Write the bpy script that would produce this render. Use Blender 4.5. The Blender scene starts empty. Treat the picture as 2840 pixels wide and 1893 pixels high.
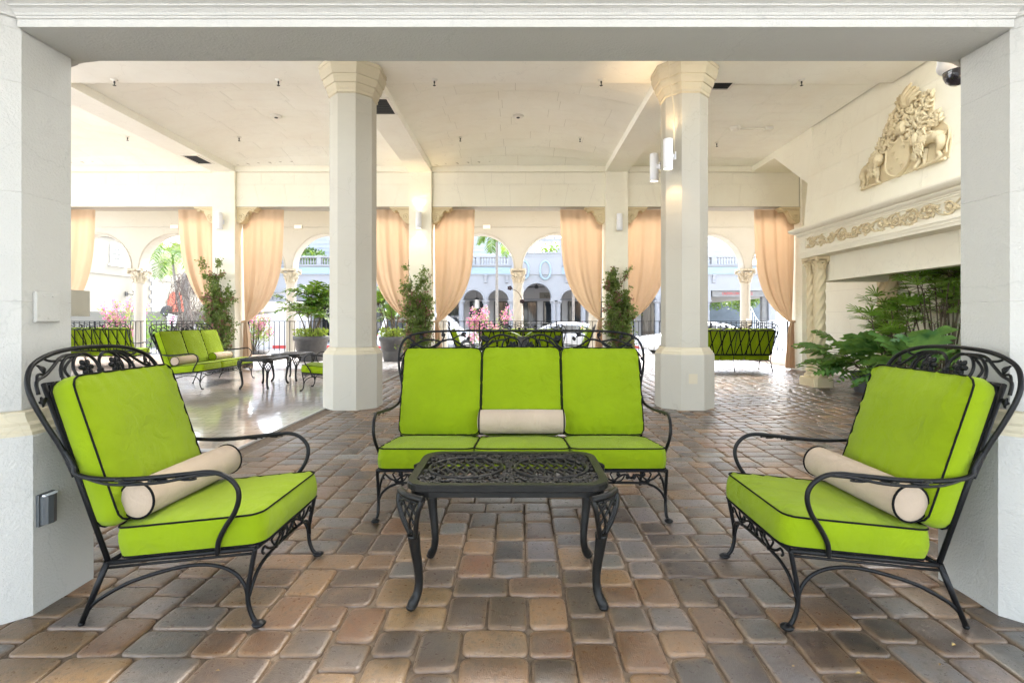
import bpy, math, random
import numpy as np
from mathutils import Vector, Matrix
from mathutils import noise as mnoise

R = math.radians
PI = math.pi
scene = bpy.context.scene
COL = scene.collection
random.seed(7)

# ------------------------------------------------------------------ camera
camd = bpy.data.cameras.new('camera')
cam = bpy.data.objects.new('camera', camd)
COL.objects.link(cam)
cam.location = (0.0, 0.0, 1.15)
cam.rotation_euler = (R(90), 0, 0)
camd.sensor_width = 36.0
camd.lens = 18.37
camd.shift_x = -0.006
camd.shift_y = -0.0217
camd.clip_start = 0.05
camd.clip_end = 3000
scene.camera = cam

# ------------------------------------------------------------------ sky, sun, exposure
SUN_EL, SUN_AZ = 50.0, 14.0            # azimuth measured from +Y towards +X
w = bpy.data.worlds.new('World')
scene.world = w
w.use_nodes = True
wn = w.node_tree.nodes
wl = w.node_tree.links
wn.clear()
wo = wn.new('ShaderNodeOutputWorld')
bg = wn.new('ShaderNodeBackground')
sky = wn.new('ShaderNodeTexSky')
sky.sky_type = 'NISHITA'
sky.sun_disc = False
sky.sun_elevation = R(SUN_EL)
sky.sun_rotation = R(SUN_AZ)
sky.air_density = 1.0
sky.dust_density = 2.5
sky.ozone_density = 0.7
bg.inputs['Strength'].default_value = 0.15
hs = wn.new('ShaderNodeHueSaturation'); hs.inputs['Saturation'].default_value = .58   # thin bright cloud
wl.new(sky.outputs[0], hs.inputs['Color']); wl.new(hs.outputs[0], bg.inputs[0])
wl.new(bg.outputs[0], wo.inputs[0])

sund = bpy.data.lights.new('sun', 'SUN')
sund.energy = 1.5
sund.angle = R(22)
sund.color = (1.0, 0.95, 0.87)
sun = bpy.data.objects.new('sun', sund)
COL.objects.link(sun)
sd = Vector((math.sin(R(SUN_AZ)) * math.cos(R(SUN_EL)), math.cos(R(SUN_AZ)) * math.cos(R(SUN_EL)), math.sin(R(SUN_EL))))
sun.rotation_euler = sd.to_track_quat('Z', 'Y').to_euler()
sun.location = (10, 20, 30)

scene.view_settings.view_transform = 'Standard'
scene.view_settings.look = 'None'
scene.view_settings.gamma = 1.0
scene.view_settings.use_curve_mapping = False
scene.view_settings.exposure = 3.53
cy = scene.cycles
cy.use_denoising = True
try:
    cy.denoiser = 'OPENIMAGEDENOISE'
except Exception:
    pass
cy.use_adaptive_sampling = True
cy.adaptive_threshold = 0.02
cy.max_bounces = 9
cy.diffuse_bounces = 6
cy.glossy_bounces = 4
cy.transmission_bounces = 5
cy.transparent_max_bounces = 12
cy.sample_clamp_indirect = 8.0
cy.caustics_reflective = False
cy.caustics_refractive = False

# ------------------------------------------------------------------ mesh builder
class MB:
    def __init__(self):
        self.v = []; self.f = []; self.m = []; self.s = []
    def add(self, verts, faces, mat=0, smooth=False):
        b = len(self.v)
        self.v.extend(verts)
        for f in faces:
            self.f.append(tuple(i + b for i in f)); self.m.append(mat); self.s.append(smooth)
        return self
    def box(self, x0, x1, y0, y1, z0, z1, mat=0):
        self.add([(x0,y0,z0),(x1,y0,z0),(x1,y1,z0),(x0,y1,z0),(x0,y0,z1),(x1,y0,z1),(x1,y1,z1),(x0,y1,z1)],
                 [(0,3,2,1),(4,5,6,7),(0,1,5,4),(1,2,6,5),(2,3,7,6),(3,0,4,7)], mat)
        return self
    def bar(self, p0, p1, wd, th, up=(0,0,1), mat=0):
        p0 = Vector(p0); p1 = Vector(p1)
        d = (p1 - p0).normalized(); u = Vector(up)
        a = d.cross(u)
        if a.length < 1e-5: a = d.cross(Vector((1,0,0)))
        a.normalize(); b = a.cross(d).normalized()
        a *= wd / 2; b *= th / 2
        vs = [p0-a-b, p0+a-b, p0+a+b, p0-a+b, p1-a-b, p1+a-b, p1+a+b, p1-a+b]
        self.add([tuple(q) for q in vs], [(0,1,2,3),(7,6,5,4),(0,4,5,1),(1,5,6,2),(2,6,7,3),(3,7,4,0)], mat)
        return self
    def tube(self, pts, r, n=7, closed=False, mat=0, flat=None):
        P = [Vector(p) for p in pts]
        k = len(P)
        if k < 2: return self
        rs = r if isinstance(r, (list, tuple)) else [r] * k
        T = []
        for i in range(k):
            if closed: t = P[(i+1) % k] - P[i-1]
            else: t = P[min(i+1, k-1)] - P[max(i-1, 0)]
            if t.length < 1e-9: t = Vector((0,0,1))
            T.append(t.normalized())
        ref = Vector((0,0,1)) if abs(T[0].z) < .9 else Vector((1,0,0))
        if flat is not None: ref = Vector(flat)
        N = (ref - T[0] * ref.dot(T[0])).normalized()
        vs = []; 
        for i in range(k):
            if flat is not None:
                N = (ref - T[i] * ref.dot(T[i]))
                N = N.normalized() if N.length > 1e-6 else Vector((0,0,1))
            else:
                N = N - T[i] * N.dot(T[i])
                N = N.normalized() if N.length > 1e-6 else Vector((1,0,0))
            B = T[i].cross(N)
            for j in range(n):
                a = 2 * PI * j / n
                q = P[i] + (N * math.cos(a) + B * math.sin(a)) * rs[i]
                vs.append(tuple(q))
        fs = []
        for i in range(k if closed else k - 1):
            i2 = (i + 1) % k
            for j in range(n):
                j2 = (j + 1) % n
                fs.append((i*n+j, i*n+j2, i2*n+j2, i2*n+j))
        self.add(vs, fs, mat, True)
        if not closed:
            b = len(self.v) - k * n
            self.f.append(tuple(b + j for j in range(n))[::-1]); self.m.append(mat); self.s.append(False)
            self.f.append(tuple(b + (k-1)*n + j for j in range(n))); self.m.append(mat); self.s.append(False)
        return self
    def lathe(self, prof, n=16, c=(0,0,0), mat=0, cap=True, smooth=True, twist=0, lobes=0, lobe=0.0):
        vs = []; k = len(prof)
        for i, (r, z) in enumerate(prof):
            for j in range(n):
                a = 2 * PI * j / n
                rr = r
                if lobes: rr = r * (1 + lobe * math.cos(lobes * (a - twist * z)))
                vs.append((c[0] + rr*math.cos(a), c[1] + rr*math.sin(a), c[2] + z))
        fs = []
        for i in range(k - 1):
            for j in range(n):
                j2 = (j+1) % n
                fs.append((i*n+j, i*n+j2, (i+1)*n+j2, (i+1)*n+j))
        self.add(vs, fs, mat, smooth)
        if cap:
            self.add(vs[:n], [tuple(range(n))[::-1]], mat)
            self.add(vs[-n:], [tuple(range(n))], mat)
        return self
    def prism(self, poly, z0, z1, mat=0):
        n = len(poly)
        vs = [(x, y, z0) for x, y in poly] + [(x, y, z1) for x, y in poly]
        fs = [tuple(range(n))[::-1], tuple(range(n, 2*n))] + [(i, (i+1) % n, n+(i+1) % n, n+i) for i in range(n)]
        self.add(vs, fs, mat); return self
    def extrude(self, poly, org, ax, ay, az, depth, mat=0, smooth=False):
        # poly in (a,b); a along ax, b along ay, extruded along az
        o = Vector(org); ax = Vector(ax); ay = Vector(ay); az = Vector(az) * depth
        n = len(poly)
        vs = [tuple(o + ax*a + ay*b) for a, b in poly] + [tuple(o + ax*a + ay*b + az) for a, b in poly]
        fs = [tuple(range(n))[::-1], tuple(range(n, 2*n))]
        self.add(vs, fs, mat)
        self.add(vs, [(i, (i+1) % n, n+(i+1) % n, n+i) for i in range(n)], mat, smooth)
        return self
    def loft(self, rings, mat=0, smooth=False, cap=True, closed=True):
        n = len(rings[0]); vs = [tuple(p) for r in rings for p in r]; fs = []
        for i in range(len(rings) - 1):
            for j in range(n if closed else n - 1):
                j2 = (j+1) % n
                fs.append((i*n+j, i*n+j2, (i+1)*n+j2, (i+1)*n+j))
        self.add(vs, fs, mat, smooth)
        if cap:
            self.add([tuple(p) for p in rings[0]], [tuple(range(n))[::-1]], mat)
            self.add([tuple(p) for p in rings[-1]], [tuple(range(n))], mat)
        return self
    def ell(self, c, rad, n=8, m=6, mat=0, rot=None):
        c = Vector(c); vs = []
        for i in range(m + 1):
            t = PI * i / m
            for j in range(n):
                a = 2*PI*j/n
                q = Vector((rad[0]*math.sin(t)*math.cos(a), rad[1]*math.sin(t)*math.sin(a), rad[2]*math.cos(t)))
                if rot is not None: q = rot @ q
                vs.append(tuple(c + q))
        fs = []
        for i in range(m):
            for j in range(n):
                j2 = (j+1) % n
                fs.append((i*n+j, (i+1)*n+j, (i+1)*n+j2, i*n+j2))
        self.add(vs, fs, mat, True); return self
    def quad(self, a, b, c, d, mat=0):
        self.add([tuple(a), tuple(b), tuple(c), tuple(d)], [(0,1,2,3)], mat); return self
    def grid(self, fn, nu, nv, mat=0, smooth=True):
        vs = [tuple(fn(i/nu, j/nv)) for j in range(nv+1) for i in range(nu+1)]
        fs = [(j*(nu+1)+i, j*(nu+1)+i+1, (j+1)*(nu+1)+i+1, (j+1)*(nu+1)+i) for j in range(nv) for i in range(nu)]
        self.add(vs, fs, mat, smooth); return self
    def xf(self, M, start=0):
        for i in range(start, len(self.v)):
            self.v[i] = tuple(M @ Vector(self.v[i]))
        return self
    def mesh(self, name, mats):
        me = bpy.data.meshes.new(name)
        me.from_pydata(self.v, [], self.f)
        if not isinstance(mats, (list, tuple)): mats = [mats]
        for mt in mats: me.materials.append(mt)
        if len(mats) > 1: me.polygons.foreach_set('material_index', self.m)
        me.polygons.foreach_set('use_smooth', self.s)
        me.update()
        return me
    def build(self, name, mats, parent=None, loc=None, rz=0.0):
        return link(name, self.mesh(name, mats), parent, loc, rz)

def link(name, data, parent=None, loc=None, rz=0.0):
    o = bpy.data.objects.new(name, data)
    COL.objects.link(o)
    if parent is not None: o.parent = parent
    if loc is not None: o.location = loc
    if rz: o.rotation_euler = (0, 0, rz)
    return o

def tag(o, label=None, cat=None, group=None, kind=None):
    if label: o['label'] = label
    if cat: o['category'] = cat
    if group: o['group'] = group
    if kind: o['kind'] = kind
    return o

def thing(name, label, cat, loc=(0,0,0), rz=0.0, group=None):
    o = link(name, None, None, loc, rz)
    o.empty_display_size = .1
    return tag(o, label, cat, group)

def copy_tree(o, parent=None):
    c = o.copy(); COL.objects.link(c); c.parent = parent
    for ch in list(o.children):
        copy_tree(ch, c)
    return c

def place(o, loc, rz, label, group=None):
    o.location = loc; o.rotation_euler = (0, 0, rz); o['label'] = label
    if group: o['group'] = group
    return o

def cr(pts, k=6, closed=False):
    P = [Vector(p) for p in pts]; n = len(P); out = []
    rng = range(n) if closed else range(n - 1)
    for i in rng:
        if closed: a, b, c, d = P[i-1], P[i], P[(i+1) % n], P[(i+2) % n]
        else: a, b, c, d = P[max(i-1, 0)], P[i], P[i+1], P[min(i+2, n-1)]
        for j in range(k):
            t = j / k
            out.append(0.5 * ((2*b) + (c - a)*t + (2*a - 5*b + 4*c - d)*t*t + (3*b - a - 3*c + d)*t**3))
    if not closed: out.append(P[-1].copy())
    return out

def spiral(c, r0, r1, a0, a1, n, fn):
    return [fn(c[0] + (r0 + (r1-r0)*i/n) * math.cos(a0 + (a1-a0)*i/n), c[1] + (r0 + (r1-r0)*i/n) * math.sin(a0 + (a1-a0)*i/n)) for i in range(n+1)]

# ------------------------------------------------------------------ materials
def newmat(name):
    m = bpy.data.materials.new(name); m.use_nodes = True
    nt = m.node_tree
    return m, nt, nt.nodes['Principled BSDF']

def N(nt, t, **kw):
    n = nt.nodes.new(t)
    for k, v in kw.items():
        if hasattr(n, k): setattr(n, k, v)
        else: n.inputs[k].default_value = v
    return n

def ramp(nt, fac, stops):
    r = nt.nodes.new('ShaderNodeValToRGB')
    e = r.color_ramp.elements
    e[0].position, e[0].color = stops[0][0], (*stops[0][1], 1)
    e[1].position, e[1].color = stops[1][0], (*stops[1][1], 1)
    for p, c in stops[2:]:
        x = e.new(p); x.color = (*c, 1)
    nt.links.new(fac, r.inputs[0])
    return r.outputs[0]

def obj_coord(nt):
    return nt.nodes.new('ShaderNodeTexCoord').outputs['Object']

def geo_coord(nt):
    return nt.nodes.new('ShaderNodeNewGeometry').outputs['Position']

def bump(nt, bsdf, height, strength, dist=0.02):
    b = N(nt, 'ShaderNodeBump', Strength=strength, Distance=dist)
    nt.links.new(height, b.inputs['Height'])
    nt.links.new(b.outputs[0], bsdf.inputs['Normal'])
    return b

def noise(nt, co, scale, detail=3.0, rough=.55, dist=0.0):
    n = N(nt, 'ShaderNodeTexNoise', Scale=scale, Detail=detail, Roughness=rough, Distortion=dist)
    nt.links.new(co, n.inputs['Vector'])
    return n.outputs['Fac']

def mixc(nt, fac, a, b, mode='MIX'):
    m = nt.nodes.new('ShaderNodeMix'); m.data_type = 'RGBA'; m.blend_type = mode
    for s, v in ((m.inputs[0], fac), (m.inputs[6], a), (m.inputs[7], b)):
        if hasattr(v, 'is_output'): nt.links.new(v, s)
        elif isinstance(v, tuple): s.default_value = (*v, 1) if len(v) == 3 else v
        else: s.default_value = v
    return m.outputs[2]

def plain(name, c, rough=.6, var=.06, vs=3.0, bs=0.0, bscale=60.0, metal=0.0, spec=.5, coat=0.0, world=True):
    m, nt, b = newmat(name)
    co = geo_coord(nt) if world else obj_coord(nt)
    f = noise(nt, co, vs, 4)
    c2 = tuple(max(0, x*(1-var)) for x in c); c3 = tuple(min(1, x*(1+var)) for x in c)
    nt.links.new(ramp(nt, f, [(.3, c2), (.7, c3)]), b.inputs['Base Color'])
    b.inputs['Roughness'].default_value = rough
    b.inputs['Metallic'].default_value = metal
    b.inputs['Specular IOR Level'].default_value = spec
    b.inputs['Coat Weight'].default_value = coat
    if bs: bump(nt, b, noise(nt, co, bscale, 4, .6), bs, .01)
    return m

def plaster(name, c, stain=.10, bs=.22, bscale=130.0, rough=.75):
    m, nt, b = newmat(name)
    co = geo_coord(nt)
    f1 = noise(nt, co, 1.3, 5, .6); f2 = noise(nt, co, 9.0, 4, .6)
    c1 = ramp(nt, f1, [(.32, tuple(x*(1-stain*(.5+.25*i)) for i, x in enumerate(c))), (.62, c)])
    c2 = mixc(nt, ramp(nt, f2, [(.35, (.0,.0,.0)), (.8, (.22,.22,.22))]), c1, tuple(min(1, x*1.06) for x in c))
    vo = N(nt, 'ShaderNodeTexVoronoi', feature='DISTANCE_TO_EDGE', Scale=1.1)
    wv = N(nt, 'ShaderNodeVectorMath', operation='MULTIPLY_ADD')
    nz = N(nt, 'ShaderNodeTexNoise', Scale=4.0, Detail=4.0); nt.links.new(co, nz.inputs['Vector'])
    nt.links.new(nz.outputs['Color'], wv.inputs[0]); wv.inputs[1].default_value = (.45,.45,.45); nt.links.new(co, wv.inputs[2])
    nt.links.new(wv.outputs[0], vo.inputs['Vector'])
    ck = ramp(nt, vo.outputs['Distance'], [(.0, (.16,.16,.16)), (.006, (0,0,0))])
    c2 = mixc(nt, ck, c2, tuple(x*.45 for x in c))
    f5 = noise(nt, co, 27.0, 5, .75)
    c2 = mixc(nt, ramp(nt, f5, [(.66,(0,0,0)),(.78,(.16,.16,.16))]), c2, (.30,.27,.22))
    nt.links.new(c2, b.inputs['Base Color'])
    b.inputs['Roughness'].default_value = rough
    b.inputs['Specular IOR Level'].default_value = .3
    h1 = noise(nt, co, bscale, 4, .65); h2 = noise(nt, co, 14.0, 2)
    mm = N(nt, 'ShaderNodeMath', operation='MULTIPLY_ADD')
    nt.links.new(h2, mm.inputs[0]); mm.inputs[1].default_value = .8; nt.links.new(h1, mm.inputs[2])
    bump(nt, b, mm.outputs[0], bs, .012)
    return m

M = {}
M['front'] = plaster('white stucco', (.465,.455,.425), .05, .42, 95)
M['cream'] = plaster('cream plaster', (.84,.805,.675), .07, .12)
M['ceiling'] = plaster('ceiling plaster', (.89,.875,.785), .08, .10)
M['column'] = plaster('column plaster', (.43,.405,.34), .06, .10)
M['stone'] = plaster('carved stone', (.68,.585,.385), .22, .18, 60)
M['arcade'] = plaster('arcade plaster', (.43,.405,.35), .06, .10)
M['joint'] = plain('joint backing', (.50,.465,.385), .9)  # darker cream backing seen between blocks and panels
M['capital'] = plaster('capital plaster', (.50,.445,.325), .08, .10)
M['arc_cap'] = plaster('weathered capital stone', (.47,.43,.345), .2, .15, 60)
M['iron'] = plain('black wrought iron', (.007,.007,.0075), .36, .25, 30, .12, 260, spec=.18, world=False)
M['castal'] = plain('cast aluminium', (.010,.0095,.0085), .34, .25, 25, .18, 160, spec=.20, world=False)
M['white_metal'] = plain('white lamp metal', (.78,.79,.82), .35, .02)
M['white'] = plain('white paint', (.80,.80,.79), .45, .03)
M['offwhite'] = plain('painted cover', (.78,.75,.66), .5, .03)
M['grey_plastic'] = plain('grey plastic', (.065,.07,.073), .4, .1)
M['dark'] = plain('dark grille', (.035,.035,.033), .7, .1)
M['pot'] = plain('dark grey resin pot', (.060,.058,.058), .55, .2, 12, .06, 90)
M['soil'] = plain('potting soil', (.05,.035,.025), .95, .3, 30, .4, 60)

def fabric(name, c, wr=.35, sheen=.07):
    m, nt, b = newmat(name)
    co = obj_coord(nt)
    f = noise(nt, co, 7.0, 3)
    nt.links.new(ramp(nt, noise(nt, co, 4.0, 4, .6), [(.3, tuple(x*.86 for x in c)), (.72, c)]), b.inputs['Base Color'])
    b.inputs['Roughness'].default_value = .85
    b.inputs['Specular IOR Level'].default_value = .2
    b.inputs['Sheen Weight'].default_value = sheen
    b.inputs['Sheen Roughness'].default_value = .4
    h1 = noise(nt, co, 650.0, 1); h2 = noise(nt, co, 11.0, 3, .5, .8)
    mm = N(nt, 'ShaderNodeMath', operation='MULTIPLY_ADD')
    nt.links.new(h2, mm.inputs[0]); mm.inputs[1].default_value = 5.0; nt.links.new(h1, mm.inputs[2])
    bump(nt, b, mm.outputs[0], wr*1.3, .014)
    return m
M['lime'] = fabric('lime green canvas', (.215,.305,.0012))
M['piping'] = plain('black piping cord', (.006,.006,.006), .8, .1, spec=.1, world=False)
M['beige'] = fabric('beige canvas', (.46,.36,.265))

def cloth(name, c):
    m, nt, b = newmat(name)
    co = geo_coord(nt)
    f = noise(nt, co, 2.2, 3)
    nt.links.new(ramp(nt, f, [(.3, tuple(x*.94 for x in c)), (.7, c)]), b.inputs['Base Color'])
    b.inputs['Roughness'].default_value = .9
    b.inputs['Specular IOR Level'].default_value = .1
    tr = N(nt, 'ShaderNodeBsdfTranslucent', Color=(c[0], c[1]*.88, c[2]*.78, 1))
    mx = N(nt, 'ShaderNodeMixShader', Fac=.20)
    nt.links.new(b.outputs[0], mx.inputs[1]); nt.links.new(tr.outputs[0], mx.inputs[2])
    nt.links.new(mx.outputs[0], nt.nodes['Material Output'].inputs[0])
    bump(nt, b, noise(nt, co, 420, 1), .1, .003)
    return m
M['curtain'] = cloth('peach curtain', (.55,.405,.275))

def leafmat(name, c1, c2, tr=.35, rough=.4):
    m, nt, b = newmat(name)
    co = geo_coord(nt)
    f = noise(nt, co, 5.5, 3, .6)
    col = ramp(nt, f, [(.32, c1), (.68, c2)])
    nt.links.new(col, b.inputs['Base Color'])
    b.inputs['Roughness'].default_value = rough
    t = nt.nodes.new('ShaderNodeBsdfTranslucent')
    nt.links.new(mixc(nt, .5, col, (.42,.55,.05), 'MIX'), t.inputs[0])
    mx = N(nt, 'ShaderNodeMixShader', Fac=tr)
    nt.links.new(b.outputs[0], mx.inputs[1]); nt.links.new(t.outputs[0], mx.inputs[2])
    nt.links.new(mx.outputs[0], nt.nodes['Material Output'].inputs[0])
    return m
M['leaf'] = leafmat('climber leaf', (.085,.13,.03), (.18,.25,.06), .3)
M['leaf_dark'] = leafmat('dark glossy leaf', (.06,.18,.06), (.20,.37,.09), .3, .22)
M['leaf_bright'] = leafmat('bright palm leaf', (.08,.19,.02), (.21,.36,.04), .35, .3)
M['leaf_tree'] = leafmat('tree leaf', (.03,.08,.02), (.09,.17,.04), .3)
M['bract'] = leafmat('pink bract', (.42,.03,.25), (.60,.12,.45), .25, .6)
M['bract_dull'] = leafmat('dull rose bract', (.26,.09,.09), (.36,.13,.16), .25, .6)
M['leaf_niche'] = leafmat('fresh lady palm leaf', (.10,.24,.03), (.28,.46,.07), .38, .3)
M['leaf_palm'] = leafmat('palm frond', (.03,.09,.012), (.08,.17,.025), .25, .35)
M['dry'] = plain('dry vine', (.10,.075,.06), .9, .25, 9)
M['bark'] = plain('grey bark', (.20,.18,.155), .9, .25, 12, .4, 40)
M['stem'] = plain('brown stem', (.10,.075,.045), .8, .25, 12)
# ------------------------------------------------------------------ octagonal columns
def octo(cx, cy, wd, z):
    a = wd / 2; s = a * math.tan(PI/8)
    return [(cx-s,cy-a,z),(cx+s,cy-a,z),(cx+a,cy-s,z),(cx+a,cy+s,z),(cx+s,cy+a,z),(cx-s,cy+a,z),(cx-a,cy+s,z),(cx-a,cy-s,z)]

def octa_column(name, label, cx, cy, mat, ztop, cap, course=.43, group=None):
    t = thing(name, label, 'column', (cx, cy, 0), 0, group)
    MB().loft([octo(0,0,wd,z) for wd, z in [(.70,0),(.70,.694),(.694,.70)]]).build('pedestal', mat, t)
    MB().loft([octo(0,0,wd,z) for wd, z in [(.69,.70),(.69,.712),(.665,.722),(.66,.738),(.63,.748),(.60,.772),(.595,.785),(.56,.79)]]).build('pedestal_moulding', M['capital'], t)  # yellower plaster on the moulding stands in for warm lamplight
    z = .79
    while z < ztop - .01:
        z1 = min(z + course, ztop)
        if ztop - z1 < .12: z1 = ztop
        MB().loft([octo(0,0,wd,zz) for wd, zz in [(.548,z),(.552,z+.003),(.552,z1-.003),(.548,z1)]]).build('shaft_block', mat, t)
        z = z1
    MB().loft([octo(0,0,wd,zz) for wd, zz in cap]).build('capital', M['capital'] if ztop > 3 else mat, t)
    return t

CAP = [(.55,4.03),(.585,4.04),(.585,4.075),(.60,4.085),(.63,4.13),(.635,4.15),(.665,4.155),(.70,4.21),(.705,4.245),(.735,4.25),(.77,4.31),(.785,4.33),(.785,4.38),(.80,4.385),(.80,4.428)]
CAPF = [(.552,2.29),(.556,2.325),(.585,2.327),(.585,2.334),(.592,2.34),(.64,2.362),(.645,2.368),(.69,2.385),(.80,2.42),(.80,2.60),(.55,2.61),(.55,4.6)]
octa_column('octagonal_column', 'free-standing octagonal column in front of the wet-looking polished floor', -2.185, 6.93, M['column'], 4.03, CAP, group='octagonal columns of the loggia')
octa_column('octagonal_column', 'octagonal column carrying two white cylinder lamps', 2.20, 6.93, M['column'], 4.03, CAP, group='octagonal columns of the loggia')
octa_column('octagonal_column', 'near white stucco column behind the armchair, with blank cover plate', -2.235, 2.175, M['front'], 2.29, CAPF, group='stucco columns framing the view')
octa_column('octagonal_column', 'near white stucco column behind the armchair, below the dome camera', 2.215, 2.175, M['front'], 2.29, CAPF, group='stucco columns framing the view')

# front beam between the near columns
def front_beam(x0, x1, label):
    prof = [(2.04,2.29),(2.04,2.319),(2.033,2.321),(2.033,2.328),(2.028,2.330),(2.024,2.338),(2.012,2.348),(2.001,2.352),(2.001,2.357),(1.985,2.364),(1.965,2.378),(1.958,2.383),(1.958,2.40),(1.93,2.43),(1.93,2.62),(2.04,2.64),(2.04,4.6),(2.31,4.6),(2.31,2.29)]
    t = thing('lintel_beam', label, 'beam')
    MB().extrude(prof, (x0,0,0), (0,1,0), (0,0,1), (1,0,0), x1-x0).build('beam', M['front'], t)
    return t
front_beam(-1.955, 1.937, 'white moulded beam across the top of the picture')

# ------------------------------------------------------------------ ceiling with beams and shallow vaults
ceil = thing('ceiling', None, None); ceil['kind'] = 'structure'
ZB, ZS = 4.43, 4.56
BX = [-10.96, -6.57, -2.185, 2.20]
for x in BX:
    MB().box(x-.25, x+.25, 2.31, 11.72, ZB, ZS+.5).build('beam', M['ceiling'], ceil)
MB().box(-13.6, 5.2, 6.60, 7.27, ZB+.004, ZS+.5).build('beam', M['ceiling'], ceil)
# unseen openings added in the near-bay ceiling to let sky light in
RL_ = [(-9.9,-7.6),(-5.4,-3.4),(-.7,.7),(2.8,6.3)]
ex = [-15] + [e for r_ in RL_ for e in r_] + [14.5]
for a, b in zip(ex[0::2], ex[1::2]): MB().box(a, b, 3.9, 5.6, ZS, 5.5).build('near_ceiling', M['ceiling'], ceil)
MB().box(-15, 2.8, 3.0, 3.9, ZS, 5.5).box(6.3, 14.5, 3.0, 3.9, ZS, 5.5).build('near_ceiling', M['ceiling'], ceil)
MB().box(-15, 2.8, 5.6, 6.4, ZS, 5.5).box(6.3, 14.5, 5.6, 6.4, ZS, 5.5).build('near_ceiling', M['ceiling'], ceil)
MB().box(-15, 14.5, 2.31, 3.0, ZS, 5.5).build('near_ceiling', M['ceiling'], ceil)
MB().box(2.8, 6.3, 5.7, 6.4, ZS, 5.5).build('near_ceiling', M['ceiling'], ceil)
MB().box(-15, 14.5, 6.4, 6.6, ZS, 5.5).build('near_ceiling', M['ceiling'], ceil)
MB().box(-15, 14.5, 6.6, 12.3, 5.3, 5.5).build('roof_slab', M['ceiling'], ceil)
MB().box(-9, 9, -3.2, 1.9, 3.3, 3.5).build('sky_shade_slab', M['ceiling'], ceil)  # unseen slab added above the camera to cut the sky light

def vault(x0, x1, y0, y1, rise, nrow, off):
    def zv(x, y):
        u = 2*(x-x0)/(x1-x0)-1; v = 2*(y-y0)/(y1-y0)-1
        return ZS + rise*(1-u*u)*(1-v*v*v*v)
    m = MB()
    m.grid(lambda a, b: (x0+(x1-x0)*a, y0+(y1-y0)*b, zv(x0+(x1-x0)*a, y0+(y1-y0)*b)+.006), 16, 16)
    m.build('vault_backing', M['joint'], ceil)
    rng = random.Random(off)
    dy = (y1-y0)/nrow; g = .0024
    for r in range(nrow):
        ya, yb = y0+r*dy+g, y0+(r+1)*dy-g
        cuts = [x0]; x = x0 + rng.uniform(.35,.95)
        while x < x1 - .3:
            cuts.append(x); x += rng.uniform(.85, 1.05)
        cuts.append(x1)
        for a, b in zip(cuts[:-1], cuts[1:]):
            p = MB(); a += g; b -= g; k = 6
            p.grid(lambda u, v: (a+(b-a)*u, ya+(yb-ya)*v, zv(a+(b-a)*u, ya+(yb-ya)*v)), k, 2)
            for (c0, c1) in (((a,ya),(b,ya)),((b,ya),(b,yb)),((b,yb),(a,yb)),((a,yb),(a,ya))):
                p.grid(lambda u, v: (c0[0]+(c1[0]-c0[0])*u, c0[1]+(c1[1]-c0[1])*u, zv(c0[0]+(c1[0]-c0[0])*u, c0[1]+(c1[1]-c0[1])*u)+.009*v), k, 1, smooth=False)
            p.build('ceiling_panel', M['ceiling'], ceil)
    return zv
zv_mid = vault(-1.935, 1.95, 7.27, 11.72, .27, 12, 3)
zv_left = vault(-6.32, -2.435, 7.27, 11.72, .27, 12, 5)
zv_far = vault(-10.71, -6.82, 7.27, 11.72, .27, 12, 8)
zv_right = vault(2.45, 5.22, 7.27, 11.72, .0, 13, 11)

# ------------------------------------------------------------------ inner wall over the curtained openings
def block_face(parent, org, ax, ay, nrm, w_, h_, rows, bw, mat, seed, gap=.0016, depth=.008, slant=0.0, name='wall_block'):
    """ashlar blocks on a plane: ax along the wall, ay up, nrm out of the wall"""
    rng = random.Random(seed)
    o = Vector(org); ax = Vector(ax); ay = Vector(ay); n = Vector(nrm)
    hr = h_ / rows
    for r in range(rows):
        cuts = [0.0]; x = bw * (rng.uniform(.3,.6) if r % 2 else rng.uniform(.7,1))
        while x < w_ - .35*bw:
            cuts.append(x); x += bw * rng.uniform(.9, 1.1)
        cuts.append(w_)
        b0, b1 = r*hr + gap, (r+1)*hr - gap
        for i, (a, b) in enumerate(zip(cuts[:-1], cuts[1:])):
            sl0 = slant*(a - w_/2)/w_ if 0 < a else 0; sl1 = slant*(b - w_/2)/w_ if b < w_ else 0
            q = [(a+gap-sl0, b0), (b-gap-sl1, b0), (b-gap+sl1, b1), (a+gap+sl0, b1)]
            m = MB()
            front = [o + ax*u + ay*v + n*depth for u, v in q]; back = [o + ax*u + ay*v for u, v in q]
            m.add([tuple(p) for p in front+back], [(0,1,2,3),(0,4,5,1),(1,5,6,2),(2,6,7,3),(3,7,4,0)])
            m.build(name, mat, parent)

ZO = 3.67
wall = thing('inner_wall', None, None); wall['kind'] = 'structure'
m = MB().box(-13.6, 6.6, 11.735, 12.16, ZO, 4.9)
m.build('wall_core', M['joint'], wall)
MB().box(-13.6, 6.6, 11.72, 12.165, ZO-.004, ZO+.004).build('soffit', M['arcade'], wall)
MB().box(-13.6, 5.22, 11.66, 11.74, 4.44, 4.575).build('ledge', M['cream'], wall)
for i, (xa, xb) in enumerate([(-10.70,-6.82),(-6.32,-2.43),(-1.93,1.95),(2.45,6.30)]):
    block_face(wall, (xa,11.735,ZO+.005), (1,0,0), (0,0,1), (0,-1,0), xb-xa, .50, 1, .62, M['cream'], 20+i, slant=.18)
    block_face(wall, (xa,11.735,ZO+.505), (1,0,0), (0,0,1), (0,-1,0), xb-xa, .26, 1, .8, M['cream'], 30+i)

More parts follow.
